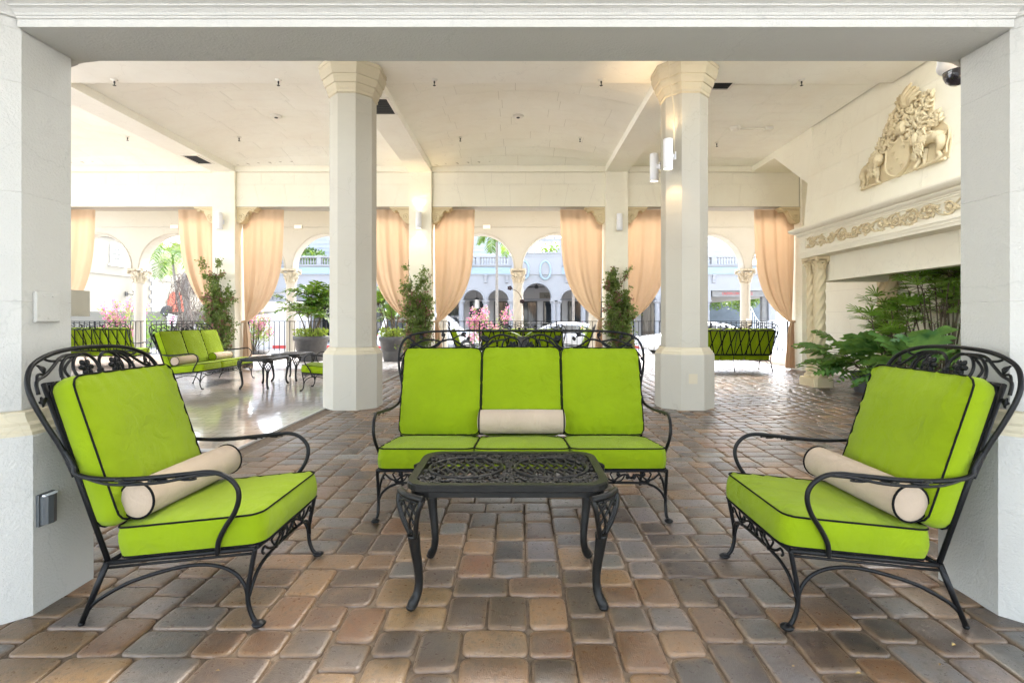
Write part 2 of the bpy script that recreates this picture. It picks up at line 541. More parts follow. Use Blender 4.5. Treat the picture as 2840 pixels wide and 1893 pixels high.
def pillar(label, x, w2=.25, zt=4.44):
    t = thing('square_pillar', label, 'pillar', (x, 11.905, 0), 0, 'square pillars along the curtained side')
    z = 0; k = 0
    while z < zt - .01:
        z1 = min(z+.43, zt)
        if zt - z1 < .15: z1 = zt
        MB().loft([[(-w2+e,-.255+e,zz),(w2-e,-.255+e,zz),(w2-e,.25-e,zz),(-w2+e,.25-e,zz)] for e, zz in ((.003,z),(0,z+.003),(0,z1-.003),(.003,z1))]).build('shaft_block', M['cream'], t)
        z = z1; k += 1
    return t
pillar('square cream pillar hidden mostly behind the near left column', -10.96)
pillar('square cream pillar behind the left long sofa, with unlit white lamp', -6.57)
pillar('square cream pillar with the lit white lamp and climbing plant', -2.185)
pillar('square cream pillar with unlit lamp, behind the column with two lamps', 2.20)
pillar('square cream pillar beside the fireplace hood', 6.55, .22)

# right wall
rw = thing('wall_right', None, None); rw['kind'] = 'structure'
MB().box(6.56, 6.9, 2.31, 12.15, -.4, 5.3).build('wall_core', M['joint'], rw)
block_face(rw, (6.56,12.14,0), (0,-1,0), (0,0,1), (-1,0,0), 4.34, 2.6, 6, .72, M['cream'], 41)
MB().box(6.545, 6.56, 2.31, 7.8, 0, 4.6).build('wall_face', M['cream'], rw)
MB().box(6.545, 6.56, 7.8, 12.14, 2.6, 4.6).build('wall_face', M['cream'], rw)
MB().box(6.9, 14.5, 11.74, 12.15, -.4, 5.3).build('gallery_back_wall', M['arcade'], rw)


# ------------------------------------------------------------------ outer arcade
YA0, YA1 = 16.30, 16.70
arc = thing('outer_arcade', 'cream outer arcade wall with round arches behind the curtains', 'arcade')
AX = [2.39*i for i in range(-6, 6)]
ZSP, RA = 2.74, 1.06
def arch_wall(mb, x0, x1, ztop, y0, y1, opens, zbase_fn, seg=20):
    """opens: (xc, r, spring z); solid elsewhere from zbase to ztop"""
    x = x0
    def solid(a, b):
        if b - a > 1e-4: mb.box(a, b, y0, y1, zbase_fn, ztop)
    for xc, r, zs in opens:
        solid(x, xc - r)
        for i in range(seg):
            a0 = PI - PI*i/seg; a1 = PI - PI*(i+1)/seg
            xa, za = xc + r*math.cos(a0), zs + r*math.sin(a0)
            xb, zb = xc + r*math.cos(a1), zs + r*math.sin(a1)
            mb.add([(xa,y0,za),(xb,y0,zb),(xb,y0,ztop),(xa,y0,ztop)], [(0,1,2,3)])
            mb.add([(xa,y1,za),(xb,y1,zb),(xb,y1,ztop),(xa,y1,ztop)], [(3,2,1,0)])
            mb.add([(xa,y0,za),(xb,y0,zb),(xb,y1,zb),(xa,y1,za)], [(3,2,1,0)], 0, True)
        x = xc + r
    solid(x, x1)
    return mb
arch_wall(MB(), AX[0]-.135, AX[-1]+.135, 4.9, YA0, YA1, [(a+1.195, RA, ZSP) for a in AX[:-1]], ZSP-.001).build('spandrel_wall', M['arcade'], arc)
MB().box(-15, 13, 14.2, 17.0, 4.9, 5.05).build('shade_overhang', M['arcade'], arc)  # unseen overhang added to shade the arcade wall
# raised archivolt edges
for a in AX[:-1]:
    pts = [(a+1.195+(RA+.03)*math.cos(t), YA0-.004, ZSP+(RA+.03)*math.sin(t)) for t in np.linspace(0, PI, 25)]
    MB().tube(pts, .018, 5).build('archivolt', M['arcade'], arc)

def arcade_column(label, x, twist):
    t = thing('arcade_column', label, 'column', (x, 16.5, 0), 0, 'columns of the outer arcade')
    MB().lathe([(.22,-.05),(.22,.08),(.19,.10),(.20,.14),(.17,.18)], 20).build('base', M['arcade'], t)
    prof = [(.158-.010*i/30, .18+2.10*i/30) for i in range(31)]
    if twist: MB().lathe(prof, 40, lobes=6, lobe=.11, twist=3.6).build('twisted_shaft', M['arcade'], t)
    else: MB().lathe(prof, 22).build('shaft', M['arcade'], t)
    c = MB()
    c.lathe([(.155,2.28),(.175,2.285),(.175,2.31),(.15,2.315),(.15,2.34)], 18)
    c.lathe([(.15,2.31),(.155,2.4),(.17,2.5),(.20,2.58),(.225,2.62)], 18)
    for row, (zz, rr, ln, cnt) in enumerate([(2.33,.150,.15,8),(2.43,.16,.17,8)]):
        for i in range(cnt):
            a = 2*PI*(i+.5*row)/cnt
            ca, sa = math.cos(a), math.sin(a)
            pts = [(ca*(rr+.004), sa*(rr+.004), zz), (ca*(rr+.02), sa*(rr+.02), zz+ln*.6), (ca*(rr+.05), sa*(rr+.05), zz+ln*.95), (ca*(rr+.075), sa*(rr+.075), zz+ln*.85)]
            c.tube(cr(pts,4), [.034]*5+[.040]*4+[.03]*3+[.014], 5)
    for i in range(4):
        a = PI/4 + i*PI/2; ca, sa = math.cos(a), math.sin(a)
        c.tube(cr([(ca*.16,sa*.16,2.5),(ca*.24,sa*.24,2.63),(ca*.29,sa*.29,2.655),(ca*.315,sa*.315,2.615),(ca*.285,sa*.285,2.59),(ca*.27,sa*.27,2.62)],4), .026, 6)
        c.ell((math.cos(a+PI/4)*.225, math.sin(a+PI/4)*.225, 2.68), (.04,.04,.035), 8, 5)
    ab = []
    for i in range(4):
        a = PI/4 + i*PI/2
        for da, rr in ((-.12,.315),(.12,.315),(PI/4,.215)):
            ab.append((rr*math.cos(a+da), rr*math.sin(a+da)))
    c.prism(ab, 2.66, 2.735)
    c.build('leafy_capital', M['arc_cap'], t)
    return t
ALAB = {-6: 'arcade column far out beyond the near left column',
        -5: 'smooth arcade column between the wall lantern and the red lattice arch',
        -4: 'arcade column hidden behind the pillar of the left long sofa',
        -3: 'arcade column behind the palm in the larger pot',
        -2: 'arcade column hidden behind the left octagonal column',
        -1: 'arcade column behind the curtains of the lit pillar',
        0: 'twisted arcade column in the middle of the view',
        1: 'arcade column behind the curtains of the unlit pillar',
        2: 'arcade column hidden behind the column with two lamps',
        3: 'pale smooth arcade column with a thin conduit, left of the fireplace',
        4: 'arcade column hidden behind the fireplace hood'}
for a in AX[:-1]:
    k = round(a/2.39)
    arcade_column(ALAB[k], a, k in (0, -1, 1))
# ------------------------------------------------------------------ floors
def paver_material():
    m, nt, b = newmat('tumbled concrete paver')
    at = N(nt, 'ShaderNodeAttribute', attribute_name='pc')
    ed = N(nt, 'ShaderNodeAttribute', attribute_name='edge')
    co = geo_coord(nt)
    f1 = noise(nt, co, 7.0, 5, .62); f2 = noise(nt, co, 38.0, 4, .7); f3 = noise(nt, co, 240.0, 2)
    f4 = noise(nt, co, 2.1, 3)
    c = mixc(nt, ramp(nt, f1, [(.48, (0,0,0)), (.70, (.40,.40,.40))]), at.outputs['Color'], (.20,.125,.07))
    c0 = at.outputs['Color']
    c = mixc(nt, ramp(nt, f4, [(.44, (0,0,0)), (.60, (.4,.4,.4))]), c, (.110,.101,.095))
    c = mixc(nt, ramp(nt, f2, [(.50, (0,0,0)), (.70, (.7,.7,.7))]), c, (.060,.048,.042))
    em = N(nt, 'ShaderNodeMath', operation='MULTIPLY'); nt.links.new(ed.outputs['Fac'], em.inputs[0]); nt.links.new(f1, em.inputs[1])
    c = mixc(nt, em.outputs[0], c, (.25,.16,.09))
    c = mixc(nt, ramp(nt, f3, [(.27, (.5,.5,.5)), (.38, (0,0,0))]), c, (.03,.025,.02))
    nt.links.new(c, b.inputs['Base Color'])
    rg = N(nt, 'ShaderNodeMapRange'); rg.inputs[3].default_value = .16; rg.inputs[4].default_value = .46
    nt.links.new(f2, rg.inputs[0]); nt.links.new(rg.outputs[0], b.inputs['Roughness'])
    mm = N(nt, 'ShaderNodeMath', operation='MULTIPLY_ADD'); nt.links.new(f2, mm.inputs[0]); mm.inputs[1].default_value = 1.6; nt.links.new(f3, mm.inputs[2])
    bump(nt, b, mm.outputs[0], .30, .005)
    return m
M['paver'] = paver_material()
M['sand'] = plain('joint sand', (.15,.11,.075), .95, .35, 30, .5, 160)

PM = .0785
prng = random.Random(12)
def tile_region(x0, x1, y0, y1):
    ncol = int((x1-x0)/PM); H = [0]*ncol; out = []; nrow = int((y1-y0)/PM)
    while True:
        mn = min(H)
        if mn >= nrow: break
        i = H.index(mn); L = 0
        while i+L < ncol and H[i+L] == mn: L += 1
        x = i
        while L > 0:
            opts = [((3,2),.50),((2,2),.30),((2,3),.20)]
            ok = [(p, w_) for p, w_ in opts if p[0] <= L and L - p[0] != 1]
            if not ok: ok = [((L,2),1)]
            t = prng.random()*sum(w_ for _, w_ in ok)
            for p, w_ in ok:
                t -= w_
                if t <= 0: break
            out.append((x0+x*PM, y0+mn*PM, p[0]*PM, p[1]*PM))
            for j in range(x, x+p[0]): H[j] = mn + p[1]
            x += p[0]; L -= p[0]
    return out

PAL = [((.185,.110,.054),.17), ((.142,.071,.034),.18), ((.066,.044,.032),.20), ((.034,.029,.029),.18), ((.106,.098,.092),.20), ((.158,.147,.138),.07)]
def paver_col(x, y):
    if y > 12.1:
        j = prng.uniform(.88,1.08); return (.66*j,.635*j,.61*j)
    warm = mnoise.noise((x*.55+3.1, y*.55, 2.0)) + .55*math.exp(-((x-.1)**2)/1.6 - ((y-1.7)**2)/.8)
    ws = []
    for i, (c, w_) in enumerate(PAL):
        ws.append(max(.01, w_*(1 + (1.5*warm if i < 3 else -1.3*warm))))
    t = prng.random()*sum(ws); k = 0
    for k, w_ in enumerate(ws):
        t -= w_
        if t <= 0: break
    j = prng.uniform(.75, 1.22)
    return tuple(min(1, q*j*prng.uniform(.95,1.05)) for q in PAL[k][0])

def paver_geo(x, y, w_, d, z, hi):
    """tumbled paver: rounded irregular outline, pillowed top"""
    g = .0018; r = prng.uniform(.018,.034)
    x0, x1, y0, y1 = x+g, x+w_-g, y+g, y+d-g
    out = []
    k = 4 if hi else 2
    for cx, cy, a0 in ((x1-r,y1-r,0),(x0+r,y1-r,PI/2),(x0+r,y0+r,PI),(x1-r,y0+r,1.5*PI)):
        jx, jy = prng.uniform(-.008,.002), prng.uniform(-.008,.002)
        for i in range(k):
            a = a0 + (PI/2)*i/(k-1)
            out.append((cx+r*math.cos(a)+jx*math.cos(a0+PI/4), cy+r*math.sin(a)+jy*math.sin(a0+PI/4)))
    n = len(out); mx, my = x+w_/2, y+d/2
    tilt = (prng.uniform(-.012,.012), prng.uniform(-.012,.012))
    rings = [(0,-.022),(.0015,-.0045),(.0065,-.0006),(.020,.0008)] if hi else [(0,-.014),(.004,-.004),(.014,.0005)]
    vs = []; ed = []
    for ri, (ins, dz) in enumerate(rings):
        for (px, py) in out:
            dx, dy = px-mx, py-my; l = math.hypot(dx, dy)
            qx, qy = px - dx/l*ins*1.2, py - dy/l*ins*1.2
            vs.append((qx, qy, z+dz+tilt[0]*(qx-mx)+tilt[1]*(qy-my))); ed.append(1.0 if ri < 2 else (.75 if ri == 2 and hi else .25 if ri==2 else .12))
    vs.append((mx, my, z+.0012)); ed.append(0.0)
    fs = []
    for i in range(len(rings)-1):
        for j in range(n):
            j2 = (j+1) % n
            fs.append((i*n+j, i*n+j2, (i+1)*n+j2, (i+1)*n+j))
    b = (len(rings)-1)*n; c = len(vs)-1
    for j in range(n): fs.append((b+j, b+(j+1) % n, c))
    return vs, fs, ed

def mesh_attr(name, vs, fs, cols, edges, mat):
    me = bpy.data.meshes.new(name)
    me.from_pydata(vs, [], fs)
    me.materials.append(mat)
    a = me.attributes.new('pc', 'FLOAT_COLOR', 'POINT')
    a.data.foreach_set('color', np.array([(c[0],c[1],c[2],1.0) for c in cols], dtype=np.float32).ravel())
    e = me.attributes.new('edge', 'FLOAT', 'POINT')
    e.data.foreach_set('value', np.array(edges, dtype=np.float32))
    me.polygons.foreach_set('use_smooth', [True]*len(me.polygons))
    me.update()
    return me

floor = thing('paved_floor', None, None); floor['kind'] = 'structure'
fb = MB()
fb.quad((-16,.95,-.0105), (14,.95,-.0105), (14,17.0,-.0105), (-16,17.0,-.0105))
fb.quad((-16,17.0,-.5), (-16,17.0,-.0105), (14,17.0,-.0105), (14,17.0,-.5))
fb.build('sand_bed', M['sand'], floor)

PX = -2.47      # edge of the polished floor
tiles = [t for t in tile_region(-7.5, 6.5, 1.0, 16.25)]
keep = []
for (x, y, w_, d) in tiles:
    cx, cy = x+w_/2, y+d/2
    if abs(cx) > 1.12*cy + .7: continue
    if x < PX and y+d > 4.55 and y < 11.6: continue
    if any((cx-a)**2+(cy-b)**2 < .28**2 for a, b in ((-2.235,2.175),(2.215,2.175),(-2.185,6.93),(2.2,6.93))): continue
    keep.append((x, y, w_, d))
def vis_size(t):
    x, y, w_, d = t
    cx, cy = x+w_/2, y+d/2
    ys = 885 + 1666/max(cy,.5); xs = 1437+1449*cx/cy
    if ys > 1893+60 or xs < -60 or xs > 2900: return 0.0
    return w_*d/cy**3
keep.sort(key=vis_size, reverse=True)
for t in keep[:300]:
    vs, fs, ed = paver_geo(*t, prng.uniform(-.0015,.0015), True)
    c = paver_col(t[0], t[1])
    link('paver', mesh_attr('paver', vs, fs, [c]*len(vs), ed, M['paver']), floor)
V = []; F = []; C = []; E = []
for t in keep[300:]:
    vs, fs, ed = paver_geo(*t, prng.uniform(-.0015,.0015), t[1] < 6)
    c = paver_col(t[0], t[1]); b = len(V)
    V += vs; F += [tuple(i+b for i in f) for f in fs]; C += [c]*len(vs); E += ed
o = link('far_pavers', mesh_attr('far_pavers', V, F, C, E, M['paver']), floor)
o['kind'] = 'stuff'

# polished floor: clear sealed stone, mirror-like
def polished_material():
    m, nt, b = newmat('polished sealed stone')
    co = geo_coord(nt)
    f1 = noise(nt, co, 1.7, 5, .6); f2 = noise(nt, co, 22, 4, .7)
    br = N(nt, 'ShaderNodeTexBrick', Scale=1.0)
    br.inputs['Brick Width'].default_value = .25; br.inputs['Row Height'].default_value = .165; br.inputs['Mortar Size'].default_value = .006
    br.inputs['Color1'].default_value = (.44,.37,.335,1); br.inputs['Color2'].default_value = (.62,.57,.545,1); br.inputs['Mortar'].default_value = (.10,.08,.07,1)
    nt.links.new(co, br.inputs['Vector'])
    c = mixc(nt, ramp(nt, f1, [(.4,(0,0,0)),(.65,(.6,.6,.6))]), br.outputs['Color'], (.46,.35,.29))
    c = mixc(nt, ramp(nt, f2, [(.45,(0,0,0)),(.7,(.6,.6,.6))]), c, (.26,.24,.235))
    nt.links.new(c, b.inputs['Base Color'])
    b.inputs['Roughness'].default_value = .30
    b.inputs['Coat Weight'].default_value = 1.0
    b.inputs['Coat Roughness'].default_value = .03
    b.inputs['Coat IOR'].default_value = 2.1
    mm = N(nt, 'ShaderNodeMath', operation='MULTIPLY_ADD'); nt.links.new(f2, mm.inputs[0]); mm.inputs[1].default_value = .15
    h = noise(nt, co, 5.5, 2, .5); nt.links.new(h, mm.inputs[2])
    bp = N(nt, 'ShaderNodeBump', Strength=.16, Distance=.014)
    nt.links.new(mm.outputs[0], bp.inputs['Height'])
    nt.links.new(bp.outputs[0], b.inputs['Normal']); nt.links.new(bp.outputs[0], b.inputs['Coat Normal'])
    return m
M['polished'] = polished_material()
M['concrete_edge'] = plain('pale edging', (.42,.40,.38), .4, .1)
pf = thing('polished_floor', None, None); pf['kind'] = 'structure'
MB().box(-13.5, PX-.035, 4.62, 11.60, -.03, .004).build('sealed_surface', M['polished'], pf)
MB().box(PX-.035, PX-.010, 4.58, 11.60, -.03, .009).box(-13.5, PX-.035, 4.58, 4.62, -.03, .009).build('edge_strip', M['concrete_edge'], pf)

# a few fallen leaf scraps
rng = random.Random(77); lf = MB()
for _ in range(46):
    y = rng.uniform(1.45, 4.6); x = rng.uniform(-.95, .95)*y
    a = rng.uniform(0, 6.28); L = rng.uniform(.008,.024); d = Vector((math.cos(a), math.sin(a), .1)); sd = Vector((-d.y, d.x, rng.uniform(-.3,.3)))*L*.3
    p = Vector((x, y, .006)); q = p + d*L*.5 + Vector((0,0,.003)); e = p + d*L
    lf.add([tuple(p), tuple(q+sd), tuple(e), tuple(q-sd)], [(0,1,2,3)])
o = lf.build('leaf_litter', plain('dry leaf scrap', (.30,.20,.07), .8, .3, 40))
tag(o, 'tiny dry leaf scraps scattered on the near pavers', 'leaf litter', kind='stuff')
# ------------------------------------------------------------------ fireplace with hood on the right wall
fp = thing('fireplace', 'monumental cream stone fireplace with sloping hood and carved frieze', 'fireplace', (5.15, 6.92, 0))
FY0, FY1 = 4.50-6.92, 9.28-6.92        # local y range
def fx(x): return x - 5.15
# hood
hb = MB()
r0 = [(fx(5.08),FY0+.02,2.74),(fx(6.56),FY0+.02,2.74),(fx(6.56),FY1+.02,2.74),(fx(5.08),FY1+.02,2.74)]
r1 = [(fx(5.25),FY0+.02,4.60),(fx(6.56),FY0+.02,4.60),(fx(6.56),FY1+.02,4.60),(fx(5.25),FY1+.02,4.60)]
hb.loft([r0, r1]); hb.build('hood', M['cream'], fp)
# blocks on the sloping face of the hood
sl = Vector((.17, 0, 1.86)).normalized()
block_face(fp, (fx(5.08)-.001, FY1+.02, 2.74), (0,-1,0), tuple(sl), (-math.cos(math.atan2(.17,1.86)),0,math.sin(math.atan2(.17,1.86))), 4.78, 1.86, 4, .95, M['cream'], 77, gap=.0012, depth=.0035, name='hood_block')
# shoulder and high beam beyond the hood
poly = [(FY1,3.5),(10.65-6.92,4.43),(11.72-6.92,4.43),(11.72-6.92,4.62),(FY1,4.62)]
MB().extrude(poly, (fx(5.22),0,0), (0,1,0), (0,0,1), (1,0,0), 1.34).build('shoulder', M['cream'], fp)
MB().box(fx(5.22), fx(6.55), 2.35-6.92, FY0+.01, 4.3, 4.62).build('high_beam', M['column'], fp)
# entablature
def ring_box(m, x, ya, yb, z0, z1): m.box(fx(x), fx(6.555), ya, yb, z0, z1)
a = MB()
for x, z0, z1, e in [(5.00,2.22,2.262,0),(4.988,2.262,2.30,.012),(4.975,2.30,2.335,.025)]:
    ring_box(a, x, FY0-e, FY1+e, z0, z1)
a.build('architrave', M['cream'], fp)
f = MB(); ring_box(f, 5.01, FY0+.005, FY1-.005, 2.335, 2.58); f.build('frieze', M['cream'], fp)
f = MB()
for (ya, yb, z0, z1) in ((FY0+.02,FY1-.2,2.335,2.36),(FY0+.02,FY1-.2,2.555,2.58),(FY1-.2,FY1-.005,2.335,2.58)):
    f.box(fx(4.992), fx(5.02), ya, yb, z0, z1)
f.build('frieze_border', M['cream'], fp)
prof = [(5.0,2.58),(4.985,2.585),(4.985,2.60),(4.96,2.615),(4.945,2.635),(4.945,2.65),(4.90,2.662),(4.87,2.69),(4.86,2.71),(4.86,2.735),(4.92,2.748),(5.6,2.75)]
c = MB(); rings = []
for x, z in prof:
    e = 5.0 - x
    rings.append([(fx(x),FY0-max(e,-.2),z),(fx(6.555),FY0-max(e,-.2),z),(fx(6.555),FY1+max(e,-.2),z),(fx(x),FY1+max(e,-.2),z)])
c.loft(rings); c.build('cornice', M['cream'], fp)
# breast hanging behind the columns
b = MB()
b.box(fx(5.26), fx(5.42), FY0+.25, FY1-.12, 1.80, 2.219)
b.box(fx(5.42), fx(6.545), FY1-.30, FY1-.12, 1.80, 2.219)
b.box(fx(5.42), fx(6.545), FY0+.25, FY0+.42, 1.80, 2.219)
b.box(fx(5.42), fx(6.545), FY0+.42, FY1-.30, 2.19, 2.217)
b.build('breast', M['cream'], fp)
block_face(fp, (fx(5.26), FY1-.12, 1.80), (0,-1,0), (0,0,1), (-1,0,0), 4.4, .42, 1, .62, M['cream'], 91, gap=.0015, depth=.004, name='lintel_block')

def twisted_pair(x, ys, hand):
    for y in ys:
        prof = [(.086, .30+1.68*i/60) for i in range(61)]
        MB().lathe(prof, 36, (fx(x), y-6.92, 0), lobes=5, lobe=.13, twist=hand*7.0).build('twisted_shaft', M['stone'], fp)
    ym = sum(ys)/len(ys)-6.92; hl = abs(ys[0]-ys[-1])/2
    p = MB()
    for dz0, dz1, e in ((0,.13,.165),(.13,.15,.155)):
        q = [(fx(x)+sx*e if abs(sx)==1 else 0, 0) for sx in (1,)]
        p.prism([(fx(x)-e+.04,ym-hl-e),(fx(x)+e-.04,ym-hl-e),(fx(x)+e,ym-hl-e+.04),(fx(x)+e,ym+hl+e-.04),(fx(x)+e-.04,ym+hl+e),(fx(x)-e+.04,ym+hl+e),(fx(x)-e,ym+hl+e-.04),(fx(x)-e,ym-hl-e+.04)], dz0, dz1)
    p.build('plinth', M['stone'], fp)
    for y in ys:
        b = MB(); b.lathe([(.125,.15),(.135,.17),(.13,.20),(.105,.215),(.10,.24),(.115,.26),(.112,.285),(.09,.30)], 20, (fx(x), y-6.92, 0)); b.build('column_base', M['stone'], fp)
        k = MB(); cx, cyy = fx(x), y-6.92
        k.lathe([(.092,1.975),(.10,1.98),(.10,1.995),(.085,2.0),(.088,2.06),(.10,2.12),(.115,2.15)], 18, (cx,cyy,0))
        for i in range(8):
            t = 2*PI*i/8; ca, sa = math.cos(t), math.sin(t)
            k.tube(cr([(cx+ca*.09,cyy+sa*.09,2.0),(cx+ca*.10,cyy+sa*.10,2.07),(cx+ca*.125,cyy+sa*.125,2.10),(cx+ca*.13,cyy+sa*.13,2.085)],3), .017, 5)
        for i in range(4):
            t = PI/4+i*PI/2; ca, sa = math.cos(t), math.sin(t)
            k.lathe([(.0,-.02),(.036,-.018),(.036,.018),(0,.02)], 10, (cx+ca*.13,cyy+sa*.13,2.145))
        k.box(cx-.125,cx+.125,cyy-.125,cyy+.125,2.165,2.218)
        k.build('column_capital', M['stone'], fp)
twisted_pair(5.15, (8.93, 9.14), 1)
twisted_pair(5.15, (4.72, 4.93), 1)
twisted_pair(6.44, (9.02, 9.22), 1)

# carved scroll frieze
def frieze_unit(mb, u0, flip, rng):
    """one scroll of acanthus: u along the frieze, v up; returns nothing"""
    s = -1 if flip else 1
    k_ = rng.uniform(.85,1.12); dv = rng.uniform(-.012,.012)
    def P(u, v, h=0.0): return (fx(5.008)-h, FY1-.27-(u0+.10+(u-.10)*k_), 2.457+dv+max(-.098,min(.098,v*k_))*s)
    mb.tube([P(*q, .010) for q in [( .10+.075*math.cos(t)*(1-.09*t), .075*math.sin(t)*(1-.09*t)) for t in np.linspace(-2.6, 6.6, 44)]], [.011]*30+[.009]*14, 6)
    mb.ell(P(.10,.0,.016), (.022,.028,.028), 8, 5)
    for i in range(5):
        t = 2*PI*i/5 + .4
        mb.ell(P(.10+.03*math.cos(t), .03*math.sin(t), .014), (.014,.016,.016), 6, 4)
    for i in range(7):
        t = rng.uniform(0, 2*PI); rr = rng.uniform(.075,.10); t2 = t + rng.uniform(.5,1.2)
        a = (.10+rr*math.cos(t), max(-.095,min(.095, rr*math.sin(t))))
        e = (.10+(rr+.035)*math.cos(t2), max(-.10,min(.10,(rr+.02)*math.sin(t2))))
        md = ((a[0]+e[0])/2+rng.uniform(-.012,.012), (a[1]+e[1])/2)
        mb.tube(cr([P(*a,.008),P(*md,.018),P(*e,.006)],4), [.004,.009,.013,.016,.017,.015,.011,.007,.003], 5)
    mb.tube(cr([P(-.06,-.06,.006),P(.02,-.085,.012),P(.12,-.07,.012),P(.2,.02,.012),P(.27,.075,.008)],4), .009, 5)
    for i in range(6):
        u = .20+rng.uniform(0,.07); v = rng.uniform(-.08,.08)
        mb.tube(cr([P(u-.05,v*.2,.006),P(u-.01,v*.7,.020),P(u+.03,v,.010)],4), [.005,.009,.013,.016,.016,.013,.010,.006,.003], 5)
frng = random.Random(5)
k = 0; u = 0.0
while u < 4.0:
    m = MB(); frieze_unit(m, u, k % 2 == 1, frng)
    m.build('acanthus_scroll', M['stone'], fp); u += .285; k += 1

# ------------------------------------------------------------------ carved coat of arms on the hood
arms = thing('coat_of_arms', 'carved stone coat of arms with two lions on the hood', 'relief', (5.10, 6.97, 3.06))
SLP = .17/1.86
def CP(u, v, h=0.0):      # u to the viewer's right = -y, v up, h towards the room
    return (SLP*v + .004 - h, -u, v)
def ctube(mb, pts, r, h=.02, k=5, n=6):
    P = cr([CP(p[0], p[1], p[2] if len(p) > 2 else h) for p in pts], k)
    if isinstance(r, (list, tuple)):
        t = np.linspace(0, len(r)-1, len(P)); rr = list(np.interp(t, range(len(r)), r))
    else: rr = r
    mb.tube(P, rr, n)
# shield
sh = [(-.255,.40),(-.20,.44),(-.10,.455),(-.02,.53),(.03,.52),(.07,.45),(.17,.43),(.215,.37),(.20,.28),(.20,.18),(.14,.07),(.02,.0),(-.06,-.005),(-.18,.06),(-.24,.16),(-.245,.28)]
shc = [(p.x, p.y) for p in cr([(a,b,0) for a,b in sh], 3, True)]
m = MB(); n = len(shc); cxs, cys = -.02, .23
rings = []
for sc, h in ((1.0,.0),(1.0,.055),(.97,.07),(.93,.07),(.90,.058)):
    rings.append([CP(cxs+(a-cxs)*sc, cys+(b-cys)*sc, h) for a, b in shc])
m.loft(rings, smooth=False, cap=False)
m.add([*rings[-1], CP(cxs,cys,.075)], [(i,(i+1) % n,n) for i in range(n)], 0, True)
m.build('shield', M['stone'], arms)
for (fu, fv) in ((-.09,.33),(.09,.37),(-.01,.22),(-.10,.12),(.09,.13)):
    f = MB()
    f.ell(CP(fu,fv,.072), (.012,.011,.036), 6, 5)
    for s in (-1, 1):
        ctube(f, [(fu,fv-.015,.075),(fu+s*.018,fv+.012,.075),(fu+s*.032,fv+.005,.072),(fu+s*.028,fv-.01,.07)], [.005,.008,.007,.004], k=3, n=5)
        ctube(f, [(fu,fv-.018,.072),(fu+s*.015,fv-.033,.072),(fu+s*.024,fv-.028,.07)], [.004,.006,.003], k=3, n=5)
    f.build('lily', M['stone'], arms)
def lion(s, off, sz):
    m = MB()
    def q(u, v, h=.03): return (off + s*u*sz, v*sz*1.22, h)
    ctube(m, [q(.0,.30,.05), q(.10,.33,.055), q(.22,.32,.05), q(.34,.31,.05), q(.43,.27,.045)], [.085*sz,.095*sz,.075*sz,.095*sz,.08*sz], k=5, n=10)
    m.ell(CP(*q(-.04,.38,.07)), (.075,.10*sz,.12*sz), 10, 8)                     # head
    m.ell(CP(*q(-.12,.345,.085)), (.04,.05*sz,.04*sz), 8, 6)                     # muzzle
    m.ell(CP(*q(-.155,.365,.09)), (.014,.016*sz,.014*sz), 6, 5)
    for du in (-.07,-.02): m.ell(CP(*q(du,.455,.07)), (.02,.02*sz,.022*sz), 6, 5)  # ears
    rng = random.Random(3 if s > 0 else 4)
    for i in range(95):                                                           # mane locks
        u = rng.uniform(-.06,.15); v = rng.uniform(.16,.50)
        ctube(m, [q(u,v,.085), q(u+.015+rng.uniform(-.02,.02),v-.04,.112), q(u+.005,v-.085,.08)], [.006,.016*sz,.005], k=3, n=5)
    ctube(m, [q(.03,.26,.06), q(-.01,.15,.055), q(.0,.07,.05), q(-.05,.02,.06), q(-.09,.015,.06)], [.055*sz,.045*sz,.033*sz,.033*sz,.024*sz])
    ctube(m, [q(.10,.22,.03), q(.09,.12,.03), q(.10,.05,.03), q(.05,.015,.03)], [.045*sz,.036*sz,.028*sz,.028*sz])
    ctube(m, [q(.40,.28,.05), q(.44,.20,.055), q(.38,.12,.05), q(.43,.05,.05), q(.37,.015,.055)], [.085*sz,.075*sz,.04*sz,.032*sz,.03*sz])
    ctube(m, [q(.33,.22,.02), q(.32,.13,.02), q(.35,.06,.02), q(.30,.015,.03)], [.06*sz,.04*sz,.03*sz,.028*sz])
    ctube(m, [q(.46,.30,.04), q(.52,.36,.04), q(.545,.27,.04), q(.52,.15,.04), q(.53,.06,.04)], [.016*sz,.016*sz,.015*sz,.014*sz,.02*sz])
    ctube(m, [q(-.08,.0,.03), q(.2,.012,.03), q(.5,.0,.03)], [.018,.026,.02])
    return m
lion(-1, -.40, .70).build('lion', M['stone'], arms)
lion(1, .365, .80).build('lion', M['stone'], arms)
hm = MB()
hm.ell(CP(.0,.635,.045), (.055,.08,.10), 12, 9)
for i in range(5): ctube(hm, [(-.05+.025*i,.55,.07),(-.04+.02*i,.62,.098),(-.02+.01*i,.70,.085)], [.006,.010,.006], k=3, n=5)
hm.build('helmet', M['stone'], arms)
def curl(m, c, r, a0, turns, w_, h=.04, s=1):
    pts = [(c[0]+s*(r*(1-.75*t))*math.cos(a0+turns*2*PI*t), c[1]+(r*(1-.75*t))*math.sin(a0+turns*2*PI*t), h) for t in np.linspace(0,1,14)]
    P = [CP(*p) for p in pts]; m.tube(P, list(np.linspace(w_, w_*.6, len(P))), 6)
    m.ell(CP(c[0],c[1],h), (w_*.9,w_*.9,w_*.9), 6, 5)
arng = random.Random(21)
